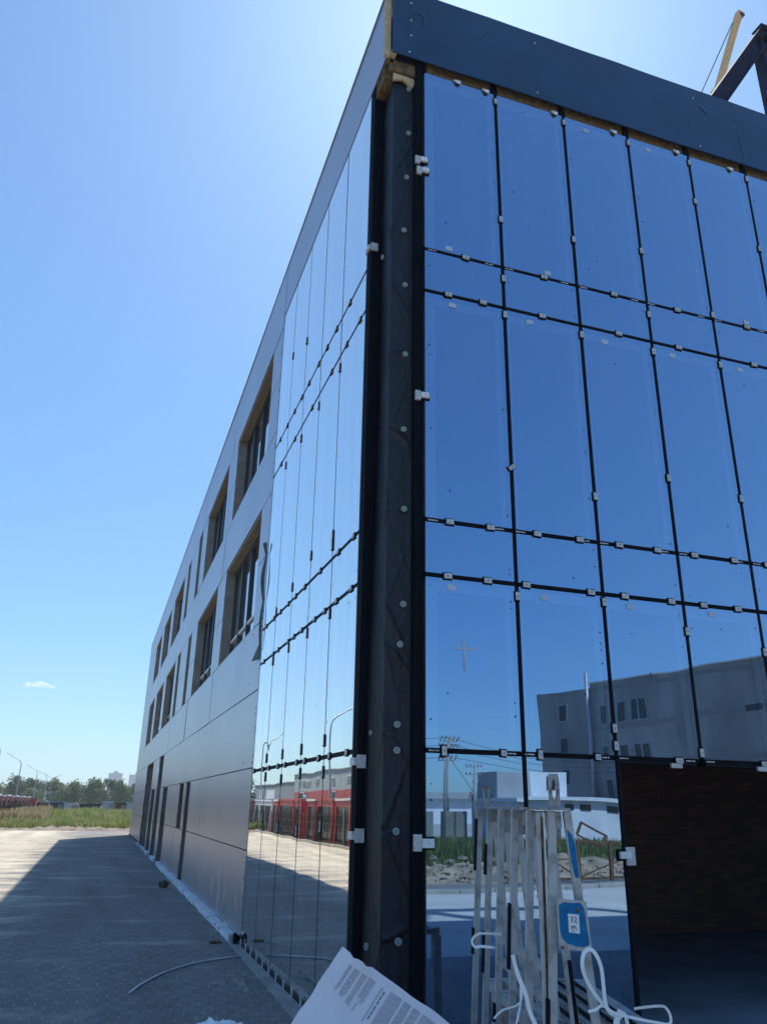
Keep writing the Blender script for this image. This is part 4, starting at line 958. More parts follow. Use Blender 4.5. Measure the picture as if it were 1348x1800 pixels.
for dd in (0.0, -0.035):
    vs = []
    for j in range(nc+1):
        for i in range(na+1):
            a_, c_ = RU*i/na, LU*j/nc
            if i == 0: a_ += 0.010*noise.noise(Vector((0,c_*9,1))) + (0.02*(rg2.random()-0.6) if c_ > 0.52 else 0)
            if j == 0: c_ += 0.008*noise.noise(Vector((a_*8,0,3))) + (0.015 if 0.06 < a_ < 0.18 else 0)*abs(math.sin(a_*26))
            vs.append(cpt(a_, c_, dd))
    k0 = len(b_.v); fs = [(j*(na+1)+i, j*(na+1)+i+1, (j+1)*(na+1)+i+1, (j+1)*(na+1)+i) for j in range(nc) for i in range(na)]
    b_.add(vs, fs, M_carton)
n1 = (na+1)*(nc+1)
edge = [(i) for i in range(na+1)] + [j*(na+1)+na for j in range(1, nc+1)] + [nc*(na+1)+i for i in range(na-1, -1, -1)] + [j*(na+1) for j in range(nc-1, 0, -1)]
k_ = b_.slot(M_carton)
for i in range(len(edge)):
    p, q = edge[i], edge[(i+1) % len(edge)]; b_.f.append((p, q, q+n1, p+n1)); b_.mi.append(k_)
b_.build('sheet', CT, smooth=False)
M_print = mat('grey_print', (0.30,0.29,0.34), 0.7); M_printr = mat('red_print', (0.45,0.10,0.14), 0.7); M_printd = mat('dark_print', (0.13,0.12,0.16), 0.7)
b_ = MB()
def bar_(a0, c0, a1, c1, m):
    n_ = max(1, int(abs(c1-c0)/0.06))
    for q in range(n_):
        t0, t1 = c0+(c1-c0)*q/n_, c0+(c1-c0)*(q+1)/n_
        b_.add([cpt(a0,t0,0.0022), cpt(a1,t0,0.0022), cpt(a1,t1,0.0022), cpt(a0,t1,0.0022)], [(0,1,2,3)], m)
rg3 = random.Random(11)
def para(a0, a1, c0, c1):   # text lines run down the sheet (printed sideways)
    global b_
    b_ = MB(); a_ = a0
    while a_ < a1:
        c_ = c0
        end = c1 - rg3.uniform(0, 0.03)
        while c_ < end:
            l_ = rg3.uniform(0.012, 0.035); bar_(a_, c_, a_+0.0026, min(c_+l_, end), M_print); c_ += l_+0.004
        a_ += 0.0062
    b_.build('text_block', CT)
for (a0, a1, c0, c1) in [(0.085,0.10,0.05,0.20),(0.115,0.15,0.05,0.21),(0.165,0.195,0.05,0.22),(0.205,0.245,0.045,0.18),(0.215,0.225,0.18,0.24),(0.285,0.292,0.05,0.26),(0.335,0.405,0.04,0.25),(0.420,0.462,0.04,0.245),(0.475,0.515,0.04,0.25),(0.53,0.60,0.04,0.28),(0.625,0.632,0.05,0.15)]: para(a0, a1, c0, c1)
b_ = MB()
for c0 in (0.06,0.085,0.11,0.14,0.165,0.19): bar_(0.305, c0, 0.312, c0+0.02, M_printd)
b_.build('heading', CT); b_ = MB()
for q in range(16): bar_(0.675, 0.05+q*0.0125, 0.680, 0.058+q*0.0125, M_printr)
for q in range(6): bar_(0.655, 0.05+q*0.014, 0.662, 0.060+q*0.014, M_printr)
b_.build('red_heading', CT); b_ = MB()
for q in range(12): bar_(0.712, 0.055+q*0.015, 0.726, 0.066+q*0.015, M_printd)
b_.build('heading', CT); b_ = MB()
for q in range(5): bar_(0.87, 0.06+q*0.012, 0.885, 0.069+q*0.012, M_print)
b_.build('corner_mark', CT)
for q in range(7):      # row of round pictograms with red marks on the lower part
    a_ = 0.03; c_ = 0.56
for q in range(5):
    a_, c_ = 0.035+0.0*q, 0.57+q*0.065; b_ = MB()
    ring = [cpt(a_+0.019*math.cos(t_*math.pi/8), c_+0.019*math.sin(t_*math.pi/8), 0.0024) for t_ in range(16)]; ring2 = [cpt(a_+0.016*math.cos(t_*math.pi/8), c_+0.016*math.sin(t_*math.pi/8), 0.0024) for t_ in range(16)]
    b_.add(ring+ring2, [(t_, (t_+1) % 16, 16+(t_+1) % 16, 16+t_) for t_ in range(16)], M_print)
    b_.add([cpt(a_+0.009*math.cos(t_*math.pi/4), c_+0.009*math.sin(t_*math.pi/4), 0.0024) for t_ in range(8)], [tuple(range(8))], M_printr)
    b_.build('pictogram', CT)
for (a0, a1, c0, c1) in [(0.10,0.106,0.55,0.85),(0.115,0.12,0.56,0.84),(0.14,0.20,0.57,0.84),(0.215,0.25,0.59,0.84),(0.27,0.32,0.6,0.84)]: para(a0, a1, c0, c1)
b_ = MB()
for q in range(20): bar_(0.082, 0.55+q*0.012, 0.088, 0.558+q*0.012, M_printr)
b_.build('red_heading', CT)
# crumpled white bag on the paving
def blob(name, c0, rad, amp, m, label, cat, seed=1, fr=3.0, sub=5, top=None, parent=None):
    import bmesh
    bm = bmesh.new(); bmesh.ops.create_icosphere(bm, subdivisions=sub, radius=1)
    for v in bm.verts:
        p = v.co.copy(); n_ = noise.fractal(p*fr+Vector((seed, seed, 0)), 0.7, 2.2, 5); rdg = abs(noise.noise(p*fr*1.7+Vector((0,seed,3))))
        s_ = 1+amp*n_-amp*0.8*(0.3-min(0.3, rdg))
        v.co = Vector((p.x*rad[0]*s_, p.y*rad[1]*s_, max(0.0, p.z*rad[2]*s_+rad[2]*0.75)))
    me = bpy.data.meshes.new(name); bm.to_mesh(me); bm.free(); me.materials.append(m)
    o = bpy.data.objects.new(name, me); scene.collection.objects.link(o); o.location = c0
    if parent: o.parent = parent
    else: tag(o, label, cat)
    return o
blob('plastic_bag', (-1.24,-0.30,0.0), (0.34,0.26,0.255), 0.22, M_white, 'crumpled white plastic bag at the bottom edge left of the carton', 'bag', 3, 2.6)
blob('debris_sack', (-0.55,-2.18,0.0), (0.33,0.26,0.32), 0.3, M_dark, 'dark sack propping the printed packaging sheet', 'sack', 5, 2.2)
# long pale hose and a stone
hp = [(-1.666,3.139),(-1.54,3.5),(-1.406,3.808),(-1.25,4.12),(-1.062,4.393),(-0.87,4.62),(-0.662,4.81),(-0.40,4.96),(-0.16,5.03)]
b_ = MB(); b_.tube([(x_,y_,0.014) for x_, y_ in hp], 0.012, mat('white_tube', (0.95,0.96,0.97), 0.35, 0, 0.02, 3), 8); o = b_.build('plastic_hose', smooth=True); tag(o, 'thin white plastic strip lying in a curve on the paving beside the glass', 'hose')
o = blob('loose_stone', (-0.45,14.9,0), (0.13,0.12,0.10), 0.3, mat('stone_dark', (0.10,0.08,0.065), 0.9, 0, 0.3, 6), 'brown stone lying on the shaded paving near the metal cladding', 'stone', 7, 1.2, 3)
for i_, (x_, y_, lb) in enumerate([(-0.33,6.3,'flat scrap of rubble beside the end of the white foam strip')]):
    blob('rubble_piece', (x_,y_,0), (0.09,0.06,0.02), 0.3, M_rust, lb, 'rubble', 11+i_, 1.4, 3)
# sand spills beside the wall
def spill(x_, y_, rx, ry, seed, label):
    b_ = MB(); n = 40; vs = []; fs = []
    for j in range(n+1):
        for i in range(n+1):
            u_, v_ = (i/n-0.5)*2, (j/n-0.5)*2; r_ = math.hypot(u_, v_)
            n_ = noise.fractal(Vector((u_*2.6+seed, v_*2.6, seed)), 0.8, 2.1, 5)
            vs.append((x_+u_*rx, y_+v_*ry, -0.012+max(0, (1-r_*1.15+0.9*n_))*0.022))
    fs = [(j*(n+1)+i, j*(n+1)+i+1, (j+1)*(n+1)+i+1, (j+1)*(n+1)+i) for j in range(n) for i in range(n)]
    b_.add(vs, fs, mat('sand', (0.27,0.25,0.22), 0.95, 0, 0.2, 12, 0.6, 60)); o = b_.build('sand_spill', smooth=True); tag(o, label, 'sand', kind='stuff')
spill(-0.50,5.9,0.45,0.8,2.2,'thin grey sand spill on the paving by the cladding corner'); spill(-0.42,3.4,0.30,0.9,6.2,'thin grey sand spill beside the glass wall')

# ---------------------------------------------------------------- street lamps
def lamp(name, x_, y_, double=False, label='', group='street lamps along the left of the yard'):
    o = thing(name, label, 'street lamp', (x_, y_, 0), group)
    b_ = MB(); pts = [(x_,y_,0),(x_,y_,3.0),(x_,y_,7.2)]; rad = [0.11,0.09,0.065]
    for q in range(1, 7):
        a_ = q/6*R(62); pts.append((x_-0.9*(1-math.cos(a_)), y_, 7.2+0.9*math.sin(a_))); rad.append(0.055)
    b_.tube(pts, rad, M_pole, 10); b_.disc((x_,y_,0), (0,0,1), 0.16, 0.3, M_pole, 10); b_.build('pole', o, smooth=True)
    e_ = Vector(pts[-1]); dv = Vector((-math.sin(R(62)), 0, math.cos(R(62)))); e3 = e_+dv*1.3
    b_ = MB(); b_.tube([e_, e3], 0.045, M_pole, 8); b_.build('arm', o)
    b_ = MB(); b_.bar(e3-dv*0.1, e3+dv*0.75, 0.28, 0.09, M_pole, ref=(0,0,1)); b_.build('lamp_head', o, bevel=0.02)
    if double:
        b_ = MB(); e_ = Vector((x_,y_,7.6)); dv = Vector((0.9,0,0.42)).normalized(); b_.tube([e_, e_+dv*1.8], 0.045, M_pole, 8); b_.build('arm', o)
        b_ = MB(); e3 = e_+dv*1.8; b_.bar(e3-dv*0.1, e3+dv*0.75, 0.28, 0.09, M_pole); b_.build('lamp_head', o)
    return o
lamp('street_lamp', -12.9, 48.8, label='lamp post seen only as a curved reflection in the side glass')
lamp('street_lamp', -12.9, 74.0, label='far lamp post whose arm tip is reflected beside the cladding edge')
lamp('street_lamp', -13.6, 98.0, label='lamp post cut off by the left edge of the photo')
lamp('street_lamp', -14.2, 135.0, label='tallest-looking curved lamp post above the left fence')
lamp('street_lamp', -14.6, 180.0, label='second lamp post, between the tallest one and the far pair')
lamp('street_lamp', -14.5, 215.0, label='small distant single-arm lamp post beside the two-armed one')
lamp('street_lamp', -14.1, 232.0, True, label='distant lamp post with two spread arms')

# ---------------------------------------------------------------- kiosks, fence
def kiosk(y_, wd, m, tm, label, hh=2.35):
    o = thing('market_kiosk', label, 'kiosk', (-10.35, y_, 0), 'box kiosks beyond the fence')
    x0, x1 = -12.6, -10.3; t_ = 0.16
    b_ = MB(); b_.box((x0,y_,0.0),(x1-0.12,y_+wd,hh-0.12), m); b_.build('body', o)
    b_ = MB(); b_.box((x1-0.119,y_,0.0),(x1,y_+t_,hh-0.121), m); b_.box((x1-0.119,y_+wd-t_,0.0),(x1,y_+wd,hh-0.121), m); b_.box((x1-0.119,y_+t_+.001,hh-0.42),(x1-0.01,y_+wd-t_-.001,hh-0.121), m); b_.build('frame', o)
    b_ = MB(); b_.box((x0-0.05,y_-0.03,hh-0.12),(x1+0.06,y_+wd+0.03,hh), tm); b_.build('roof', o)
    b_ = MB(); b_.box((x1-0.118,y_+t_+.002,0.12),(x1-0.08,y_+wd-t_-.002,hh-0.421), M_darkglass); b_.build('glazing', o)
    b_ = MB(); yy = y_+wd*0.42; b_.box((x1-0.079,yy,0.1),(x1-0.05,yy+0.07,hh-0.421), tm); b_.box((x1-0.079,y_+t_+.01,1.05),(x1-0.055,yy-.001,1.11), M_black); b_.build('door_frame', o)
    return o
ks = [(30.4,3.6,M_trim,M_trim,'pale kiosk reflected at the column edge of the side glass'),
      (34.6,3.3,M_red,M_trim,'red kiosk with a white roof, reflected nearest the column'),
      (38.5,2.9,M_red,M_red,'all-red kiosk reflected beside the white-roofed one'),
      (42.0,3.0,M_redwall,M_trim,'dark red kiosk with pale roof, third from the column in the reflection'),
      (45.5,3.1,M_red,M_red,'red kiosk reflected left of the dark red one'),
      (49.2,3.3,M_red,M_red,'bright red kiosk reflected in the fourth lower side pane'),
      (53.2,3.1,M_red,M_trim,'red kiosk reflected next to the two white kiosks'),
      (57.2,3.2,M_trim,M_trim,'white kiosk reflected in the fifth lower side pane'),
      (61.2,3.2,M_trim,M_trim,'white kiosk reflected against the cladding edge')]
for a_ in ks: kiosk(*a_)
yy = 66.5; q = 0
nm = ['nearest the photo edge','next to the nearest','third along the fence','fourth along the fence','fifth along the fence','sixth along the fence','seventh along the fence','eighth along the fence','ninth along the fence','last before the lamp post']
while q < 10:
    kiosk(yy, 3.4, mat('faded_red', (0.26,0.07,0.06), 0.7), M_trim if q % 2 else mat('pink_roof', (0.5,0.25,0.22), 0.6), 'small far red kiosk behind the black fence, '+nm[q], 2.35+0.1*(q % 2)); yy += 4.4; q += 1
fo = thing('black_fence', 'black mesh fence along the left side of the yard', 'fence', (-9.75, 30, 0))
b_ = MB(); y_ = 28.0
while y_ < 112:
    b_.tube([(-9.75,y_,0.05),(-9.75,y_,1.55)], 0.006, M_fence, 4, caps=False); y_ += 0.14
for zz in (0.15, 0.6, 1.05, 1.5): b_.tube([(-9.75,28,zz),(-9.75,112,zz)], 0.008, M_fence, 4)
b_.build('mesh_panel', fo)
y_ = 28.0
while y_ < 112:
    b_ = MB(); b_.box((-9.79,y_-0.04,0),(-9.71,y_+0.04,1.75), M_fence); b_.build('post', fo); y_ += 5.6
b_ = MB(); b_.box((-8.61,68.3,-0.03),(-8.51,68.4,2.0), M_fence); b_.disc((-8.56,68.35,2.0), (0,0,1), 0.07, 0.03, M_fence, 8); o = b_.build('fence_post'); tag(o, 'single dark post standing in the weeds at the left edge', 'post')
FB = thing('solid_fence', 'dark solid fence panels behind the dry weeds', 'fence', (-15, 113, 0))
b_ = MB()
for q in range(9): b_.box((-32+q*3.0,112.5,-0.03),(-32+q*3.0+2.9,112.6,1.75), M_container_k)
b_.build('panels', FB)

# ---------------------------------------------------------------- containers beyond the weeds
def container(x0, x1, y_, h_, m, label, roofm=None, dep=2.5):
    o = thing('storage_container', label, 'container', ((x0+x1)/2, y_, 0), 'row of containers beyond the weeds')
    b_ = MB(); b_.box((x0,y_,-0.03),(x1,y_+dep,h_), m); n = int((x1-x0)/0.45)
    for q in range(n):
        xx = x0+0.1+q*(x1-x0-0.2)/max(1, n); b_.box((xx,y_-0.04,0.15),(xx+0.2,y_-0.001,h_-0.15), m)
    b_.build('body', o)
    b_ = MB(); b_.box((x0-0.08,y_-0.12,h_),(x1+0.08,y_+dep,h_+0.10), roofm or m); b_.build('roof', o)
    b_ = MB(); xc = x0+(x1-x0)*0.6; b_.box((xc,y_-0.07,0.05),(xc+0.9,y_-0.0415,h_-0.2), M_jamb); b_.build('door', o)
container(-13.5,-9.6,110.5,2.1,M_red,'long red container at the left end of the row')
container(-7.9,-6.3,111,1.75,M_container_k,'dark container with a pale blue roof beside the weeds', M_container_b)
container(-6.1,-4.5,110.2,1.65,M_container_w,'short white container between two dark ones')
container(-4.3,-1.6,110.6,1.6,M_container_k,'black container left of the long white one')
container(-1.4,-0.1,109.5,1.95,M_container_w,'narrow white container with its open dark side')
container(0.0,1.6,110.4,1.8,M_rust,'brown container wedged between white ones')
container(1.7,5.2,109.8,1.85,M_container_w,'long white container nearest the building', M_container_w)
container(5.3,8.5,110.5,2.1,M_container_w,'white container with a red roof edge beside the building', M_red)

# ---------------------------------------------------------------- trees
def tree(x_, y_, h_, r_, m, label, seed, group='trees beyond the containers', leaves=1500, lsz=0.34, base=0.25):
    rg_ = random.Random(seed); o = thing('leafy_tree', label, 'tree', (x_, y_, 0), group)
    b_ = MB(); hh = h_*0.55
    b_.tube([(x_,y_,-0.03),(x_+0.1,y_,hh*0.5),(x_-0.1,y_+0.1,hh)], [0.22,0.16,0.08], M_brush, 8)
    for q in range(5):
        a_ = q*1.26+rg_.random(); b_.tube([(x_,y_,hh*0.45+q*0.2),(x_+math.cos(a_)*r_*0.5,y_+math.sin(a_)*r_*0.5,hh*0.8+q*0.3)], [0.08,0.03], M_brush, 5)
    b_.build('trunk', o)
    cl = []
    for q in range(16):
        a_ = rg_.uniform(0, 6.283); rr_ = r_*math.sqrt(rg_.random())*0.8; zz = h_*(base+(1-base)*rg_.random()*0.92)
        k_ = 1-0.55*(zz/h_)**2
        cl.append((x_+math.cos(a_)*rr_*k_, y_+math.sin(a_)*rr_*k_, zz, r_*rg_.uniform(0.28, 0.48)))
    cl.append((x_,y_,h_*0.9,r_*0.3))
    V, F = [], []
    for q in range(leaves):
        c0 = rg_.choice(cl); v = Vector((rg_.gauss(0,1), rg_.gauss(0,1), rg_.gauss(0,1))).normalized()*(c0[3]*(0.55+0.5*rg_.random()))
        p = Vector(c0[:3])+v
        if p.z < 0.3: continue
        n_ = (v.normalized()+Vector((rg_.gauss(0,.5), rg_.gauss(0,.5), rg_.gauss(0.3,.5)))).normalized(); a1 = n_.orthogonal().normalized(); a2 = n_.cross(a1); s_ = lsz*rg_.uniform(0.5, 1.2)
        k_ = len(V); V += [tuple(p+a1*s_), tuple(p+a2*s_*0.6), tuple(p-a1*s_), tuple(p-a2*s_*0.6)]; F.append((k_,k_+1,k_+2,k_+3))
    b_ = MB(); b_.v = V; b_.f = F; b_.slot(m); b_.mi = [0]*len(F); b_.build('crown', o)
    return o
TR = [(-34,232,5.5,3.6,1,'low pale green tree at the left edge'),(-27,228,5.2,3.3,1,'small tree right of the left-edge one'),(-22.6,232,7.9,3.4,0,'dark tall tree behind the tallest lamp post'),(-19.2,238,7.4,2.6,0,'dark tree just right of the tall one'),
      (-17.5,224,4.3,3.4,1,'low bright bush between the first two lamp posts'),(-13.4,234,7.2,3.2,0,'dark rounded tree behind the second lamp post'),(-11.0,226,5.2,3.4,1,'light green tree under the double lamp'),(-7.6,228,6.6,3.6,1,'mid green tree right of the double lamp'),
      (-4.6,240,6.2,3.2,0,'dim tree between the two rounded crowns'),(-2.4,226,7.2,3.7,1,'broad green tree in the middle of the row'),(1.4,238,7.6,2.9,0,'taller dark tree behind the middle of the row'),(3.4,224,6.9,3.6,1,'pale rounded tree left of the tower blocks'),
      (7.6,228,6.8,3.7,1,'broad tree below the left tower block'),(11.6,236,6.3,2.6,0,'thin tree between the tower blocks'),(15.0,230,6.0,3.2,1,'tree touching the edge of the building'),(-38,250,6.5,4,0,'tree far out at the left edge'),(-30,252,6.4,4,0,'dark tree in the back row at left')]
for i_, (x_, y_, h_, r_, k_, lb) in enumerate(TR): tree(x_, y_, h_, r_, M_leafB if k_ else M_leafA, lb, 100+i_)
tree(-31.5,196,7.5,4.5,M_leafA,'dark tree reflected in the lower side glass by the cladding',300,'reflected trees')
for i_ in range(4): tree(-20-i_*6.0,272+5*(i_ % 2),6.8,5,M_leafA,['back-row tree behind the second lamp post','back-row tree behind the tallest lamp post','back-row tree at the far left','outermost back-row tree at the left edge'][i_],400+i_)
for i_ in range(5): tree(-10+i_*7.0,270+5*(i_ % 2),6.3,5,M_leafA,['back-row tree behind the double lamp','back-row tree left of the middle','back-row tree behind the middle tree','back-row tree left of the towers','back-row tree below the towers'][i_],420+i_)

# far towers and flat blocks
def tower(x0, x1, y_, h_, label, cap_=0.0, m=None):
    o = thing('tower_block', label, 'building', ((x0+x1)/2, y_, 0), 'distant apartment blocks')
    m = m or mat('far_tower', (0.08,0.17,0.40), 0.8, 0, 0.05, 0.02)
    b_ = MB(); b_.box((x0,y_,0),(x1,y_+20,h_), m)
    if cap_: b_.box(((x0+x1)/2-cap_,y_+2,h_),((x0+x1)/2+cap_,y_+12,h_+3), m)
    b_.build('wall', o)
    b_ = MB(); fl = int(h_/3); nb = max(2, int((x1-x0)/4))
    for f_ in range(1, fl):
        for q in range(nb):
            xx = x0+1+(x1-x0-2)*q/nb; b_.box((xx,y_-0.1,f_*3),(xx+1.6,y_-0.02,f_*3+1.6), mat('far_window', (0.10,0.12,0.17), 0.4))
    wo = b_.build('window', o); wo['kind'] = 'stuff'
    return o
tower(12.4,34.6,1460,48,'hazy blue tower block standing left of the other', 4)
tower(46.0,74.0,1450,46.0,'hazy blue tower block partly hidden by the building edge', 5)
tower(-62,-38,640,12.0,'low distant apartment block at the left above the trees'); tower(-37,-22,650,10.5,'low distant block behind the tallest lamp post'); tower(-12,2,640,10.8,'low distant block behind the middle trees')

# ---------------------------------------------------------------- buildings seen in the side glass
SB = thing('grey_red_hall', 'grey hall with a red lower band reflected in the lower side glass', 'building', (-36, 110, 0))
b_ = MB(); b_.box((-46,96,4.15),(-30,136,6.85), M_greywall2); b_.build('upper_wall', SB)
b_ = MB(); b_.box((-46,96,-0.03),(-29.98,136.02,4.149), M_redwall); b_.build('lower_wall', SB)
b_ = MB(); b_.box((-46.2,95.8,6.851),(-29.8,136.2,7.0), M_greywall2); b_.build('roof', SB)
for (y_, z_) in ((108.4,4.85),(125.5,4.9),(129.0,4.9),(108.4,3.0),(127,3.0),(100,4.9),(117,4.9)):
    b_ = MB(); b_.box((-29.97,y_,z_),(-29.93,y_+2.0,z_+1.0), M_trim); wo = b_.build('window', SB)
    b_ = MB(); b_.box((-29.929,y_+0.12,z_+0.1),(-29.90,y_+0.94,z_+0.9), M_darkglass); b_.box((-29.929,y_+1.06,z_+0.1),(-29.90,y_+1.88,z_+0.9), M_darkglass); b_.build('pane', wo)
SB2 = thing('long_grey_hall', 'long plain grey hall reflected left of the red-banded hall', 'building', (-36, 160, 0))
b_ = MB(); b_.box((-50,136.3,-0.03),(-31,182,5.9), mat('mid_grey_panel', (0.24,0.25,0.27), 0.7)); b_.build('wall', SB2)
b_ = MB(); b_.box((-50,136.3,5.901),(-30.8,182,6.05), M_greywall2); b_.build('roof', SB2)
b_ = MB()
for q in range(2): b_.box((-30.99,160+q*8,3.2),(-30.9,165+q*8,4.9), M_trim)
b_.build('window', SB2)

# ---------------------------------------------------------------- buildings seen in the front glass
GB = thing('grey_concrete_block', 'four-storey grey building reflected in the front glass beside the doorway', 'building', (37, -42, 0))
P0, P1, P2 = Vector((33.12,-54.95,0)), Vector((35.4,-49.95,0)), Vector((39.3,-26.5,0))
d0 = (P1-P0).normalized(); n0 = Vector((-d0.y, d0.x, 0)); d1 = (P2-P1).normalized(); n1_ = Vector((-d1.y, d1.x, 0))
if n0.x > 0: n0 = -n0
if n1_.x > 0: n1_ = -n1_
b_ = MB(); b_.prism([P0, P0+Vector((16,-3,0)), P1+Vector((16,0,0)), P1], (0,0,11.4), M_greywall); b_.build('wing', GB)
b_ = MB(); q0 = P1+d1*0.05; b_.prism([q0, q0+Vector((16,0,0)), P2+Vector((16,0,0)), P2], (0,0,11.75), M_greywall); wl_ = b_.build('wall', GB)
b_ = MB(); b_.prism([q0+n1_*0.15+Vector((0,0,11.751)), q0+Vector((16,0,11.751)), P2+Vector((16,0,11.751)), P2+n1_*0.15+Vector((0,0,11.751))], (0,0,0.10), M_trim); b_.build('coping', GB)
for q in range(4):      # faint floor bands and pilasters of the unfinished wall
    b_ = MB(); zz = 2.4+q*2.9
    b_.prism([q0+n1_*0.001+Vector((0,0,zz)), q0+n1_*0.03+Vector((0,0,zz)), P2+n1_*0.03+Vector((0,0,zz)), P2+n1_*0.001+Vector((0,0,zz))], (0,0,0.35), mat('grey_band', (0.25,0.235,0.23), 0.9)); b_.build('floor_band', GB)
def bwin(p0, dr, nr, s_, wd, z0, z1, two=True):
    a_ = p0+dr*s_; b_ = MB()
    b_.prism([a_+nr*0.002+Vector((0,0,z0)), a_+nr*0.07+Vector((0,0,z0)), a_+dr*wd+nr*0.07+Vector((0,0,z0)), a_+dr*wd+nr*0.002+Vector((0,0,z0))], (0,0,z1-z0), mat('dull_frame', (0.34,0.35,0.35), 0.7)); wo = b_.build('window', GB)
    b_ = MB(); n_ = 2 if two else 1
    for q in range(n_):
        s0 = 0.08+q*(wd/n_); s1 = (q+1)*(wd/n_)-0.08
        b_.prism([a_+dr*s0+nr*0.071+Vector((0,0,z0+.1)), a_+dr*s0+nr*0.09+Vector((0,0,z0+.1)), a_+dr*s1+nr*0.09+Vector((0,0,z0+.1)), a_+dr*s1+nr*0.071+Vector((0,0,z0+.1))], (0,0,z1-z0-.2), M_darkglass)
    b_.build('pane', wo)
for zz in (9.1, 6.45, 3.6): bwin(P0, d0, n0, 2.1, 0.9, zz, zz+1.45, False)
for zz in (8.6, 5.4, 2.6):
    bwin(P1, d1, n1_, 1.0, 0.8, zz, zz+1.5, False); bwin(P1, d1, n1_, 2.5, 0.85, zz, zz+1.5, False); bwin(P1, d1, n1_, 3.9, 1.5, zz, zz+1.55)
for s_, z_ in ((14.0,8.1),(18.6,8.3),(14,4.6)): bwin(P1, d1, n1_, s_, 1.6, z_, z_+0.6, False)
b_ = MB(); pp = P1+n1_*0.35; b_.tube([pp, pp+Vector((0,0,12.6))], 0.16, M_pole, 12); b_.build('flue_pipe', GB, smooth=True)
WB = thing('white_annex', 'low white annex with a bright parapet reflected below the grey building', 'building', (26, -40, 0))
b_ = MB(); b_.box((22.6,-46,0.0),(36,-39.6,2.35), M_whitewall); b_.build('wall', WB)
b_ = MB(); b_.box((22.4,-46,2.351),(36,-39.3,2.55), M_trim); b_.build('parapet', WB)
for x_ in (25.9, 27.2, 29.0):
    b_ = MB(); b_.box((x_,-39.599,1.85),(x_+0.75,-39.55,2.15), M_darkglass); b_.build('vent', WB)
WB2 = thing('rooftop_cabin', 'grey and white cabin reflected above the low white annex', 'building', (25, -43, 2.55))
b_ = MB(); b_.box((22.8,-45.5,2.551),(25.0,-42.4,4.25), M_greywall2); b_.box((25.001,-45.5,2.551),(28.0,-42.6,4.3), M_whitewall); b_.build('wall', WB2)
b_ = MB(); b_.box((26.3,-42.599,3.0),(26.95,-42.55,4.0), M_darkglass); b_.box((26.2,-42.598,2.92),(27.05,-42.57,2.99), M_trim); b_.build('window', WB2)
FW = thing('far_white_hall', 'long low white hall reflected behind the utility poles', 'building', (40, -96, 0))
b_ = MB(); b_.box((20,-110,0.0),(58,-95,3.1), M_whitewall); b_.build('wall', FW)
b_ = MB(); b_.box((19.5,-110,3.101),(58.5,-94.2,3.9), M_greywall2); b_.build('roof', FW)
# concrete fence panels and boxes
for (x0, x1, lb, m_) in ((18.5,19.15,'narrow grey concrete panel reflected left of the poles',M_panel_green),(19.95,20.75,'grey concrete panel reflected right of the poles',M_panel_green),(20.8,21.65,'grey concrete panel standing beside its twin near the annex',M_panel_green)):
    b_ = MB(); b_.box((x0,-45.2,0.01),(x1,-44.7,1.75), m_); b_.box((x0+0.05,-44.699,0.1),(x1-0.05,-44.66,1.65), m_); o = b_.build('concrete_panel', bevel=0.02); tag(o, lb, 'panel', 'concrete panels by the road')
# utility poles and wires
def upole(x_, y_, h_, label, arms=3, lean=0.0):
    o = thing('utility_pole', label, 'utility pole', (x_, y_, 0), 'utility poles reflected in the front glass')
    b_ = MB(); b_.tube([(x_,y_,0),(x_+lean,y_,h_)], [0.10,0.07], M_conpole, 10); b_.build('pole', o, smooth=True)
    for q in range(arms):
        zz = h_-0.25-q*0.55; b_ = MB(); xx = x_+lean*zz/h_
        b_.bar((xx-0.65,y_-0.1,zz),(xx+0.65,y_-0.1,zz), 0.07, 0.07, M_pole)
        for s_ in (-0.6,-0.3,0.3,0.6): b_.tube([(xx+s_,y_-0.1,zz),(xx+s_,y_-0.1,zz+0.17)], [0.03,0.045], M_brush, 6)
        b_.build('crossarm', o)
    return o
upole(20.0,-44.6,6.2,'left utility pole of the cluster of three',1); upole(20.25,-45.0,6.75,'tallest utility pole of the cluster of three',3,0.12); upole(20.75,-45.6,6.6,'right utility pole of the cluster of three',3,-0.25)
po = upole(21.85,-44.0,4.9,'separate shorter utility pole with a transformer',2)
b_ = MB(); b_.box((21.6,-44.3,2.35),(22.1,-44.12,2.75), M_pole); b_.tube([(21.7,-44.2,2.75),(21.7,-44.2,2.95)], 0.04, M_brush, 6); b_.tube([(22.0,-44.2,2.75),(22.0,-44.2,2.95)], 0.04, M_brush, 6); b_.tube([(21.55,-44.15,3.6),(22.2,-44.15,3.6),(22.2,-44.15,4.0)], 0.03, M_pole, 6); b_.build('transformer', po)
def wire(a_, c_, sag, label):
    a_, c_ = Vector(a_), Vector(c_); b_ = MB(); b_.tube([a_+(c_-a_)*t_/12+Vector((0,0,-sag*4*(t_/12)*(1-t_/12))) for t_ in range(13)], 0.018, M_wire, 5); o = b_.build('overhead_wire'); tag(o, label, 'wire', 'overhead wires')
for i_, (dz, dy) in enumerate(((0,0),(-0.5,0.1),(-1.1,0))):
    wire((20.3,-45.1+dy,6.6+dz),(36,-47,5.2+dz*0.6),0.5,['topmost wire running right from the pole cluster','middle wire running right from the pole cluster','lowest wire running right from the pole cluster'][i_])
    wire((20.3,-45.1+dy,6.6+dz),(-6,-46,6.4+dz),0.8,['topmost wire running left from the pole cluster','middle wire running left from the pole cluster','lowest wire running left from the pole cluster'][i_])
wire((20.4,-44.9,5.4),(21.85,-44.1,2.9),0.05,'steep stay wire between the cluster and the shorter pole')
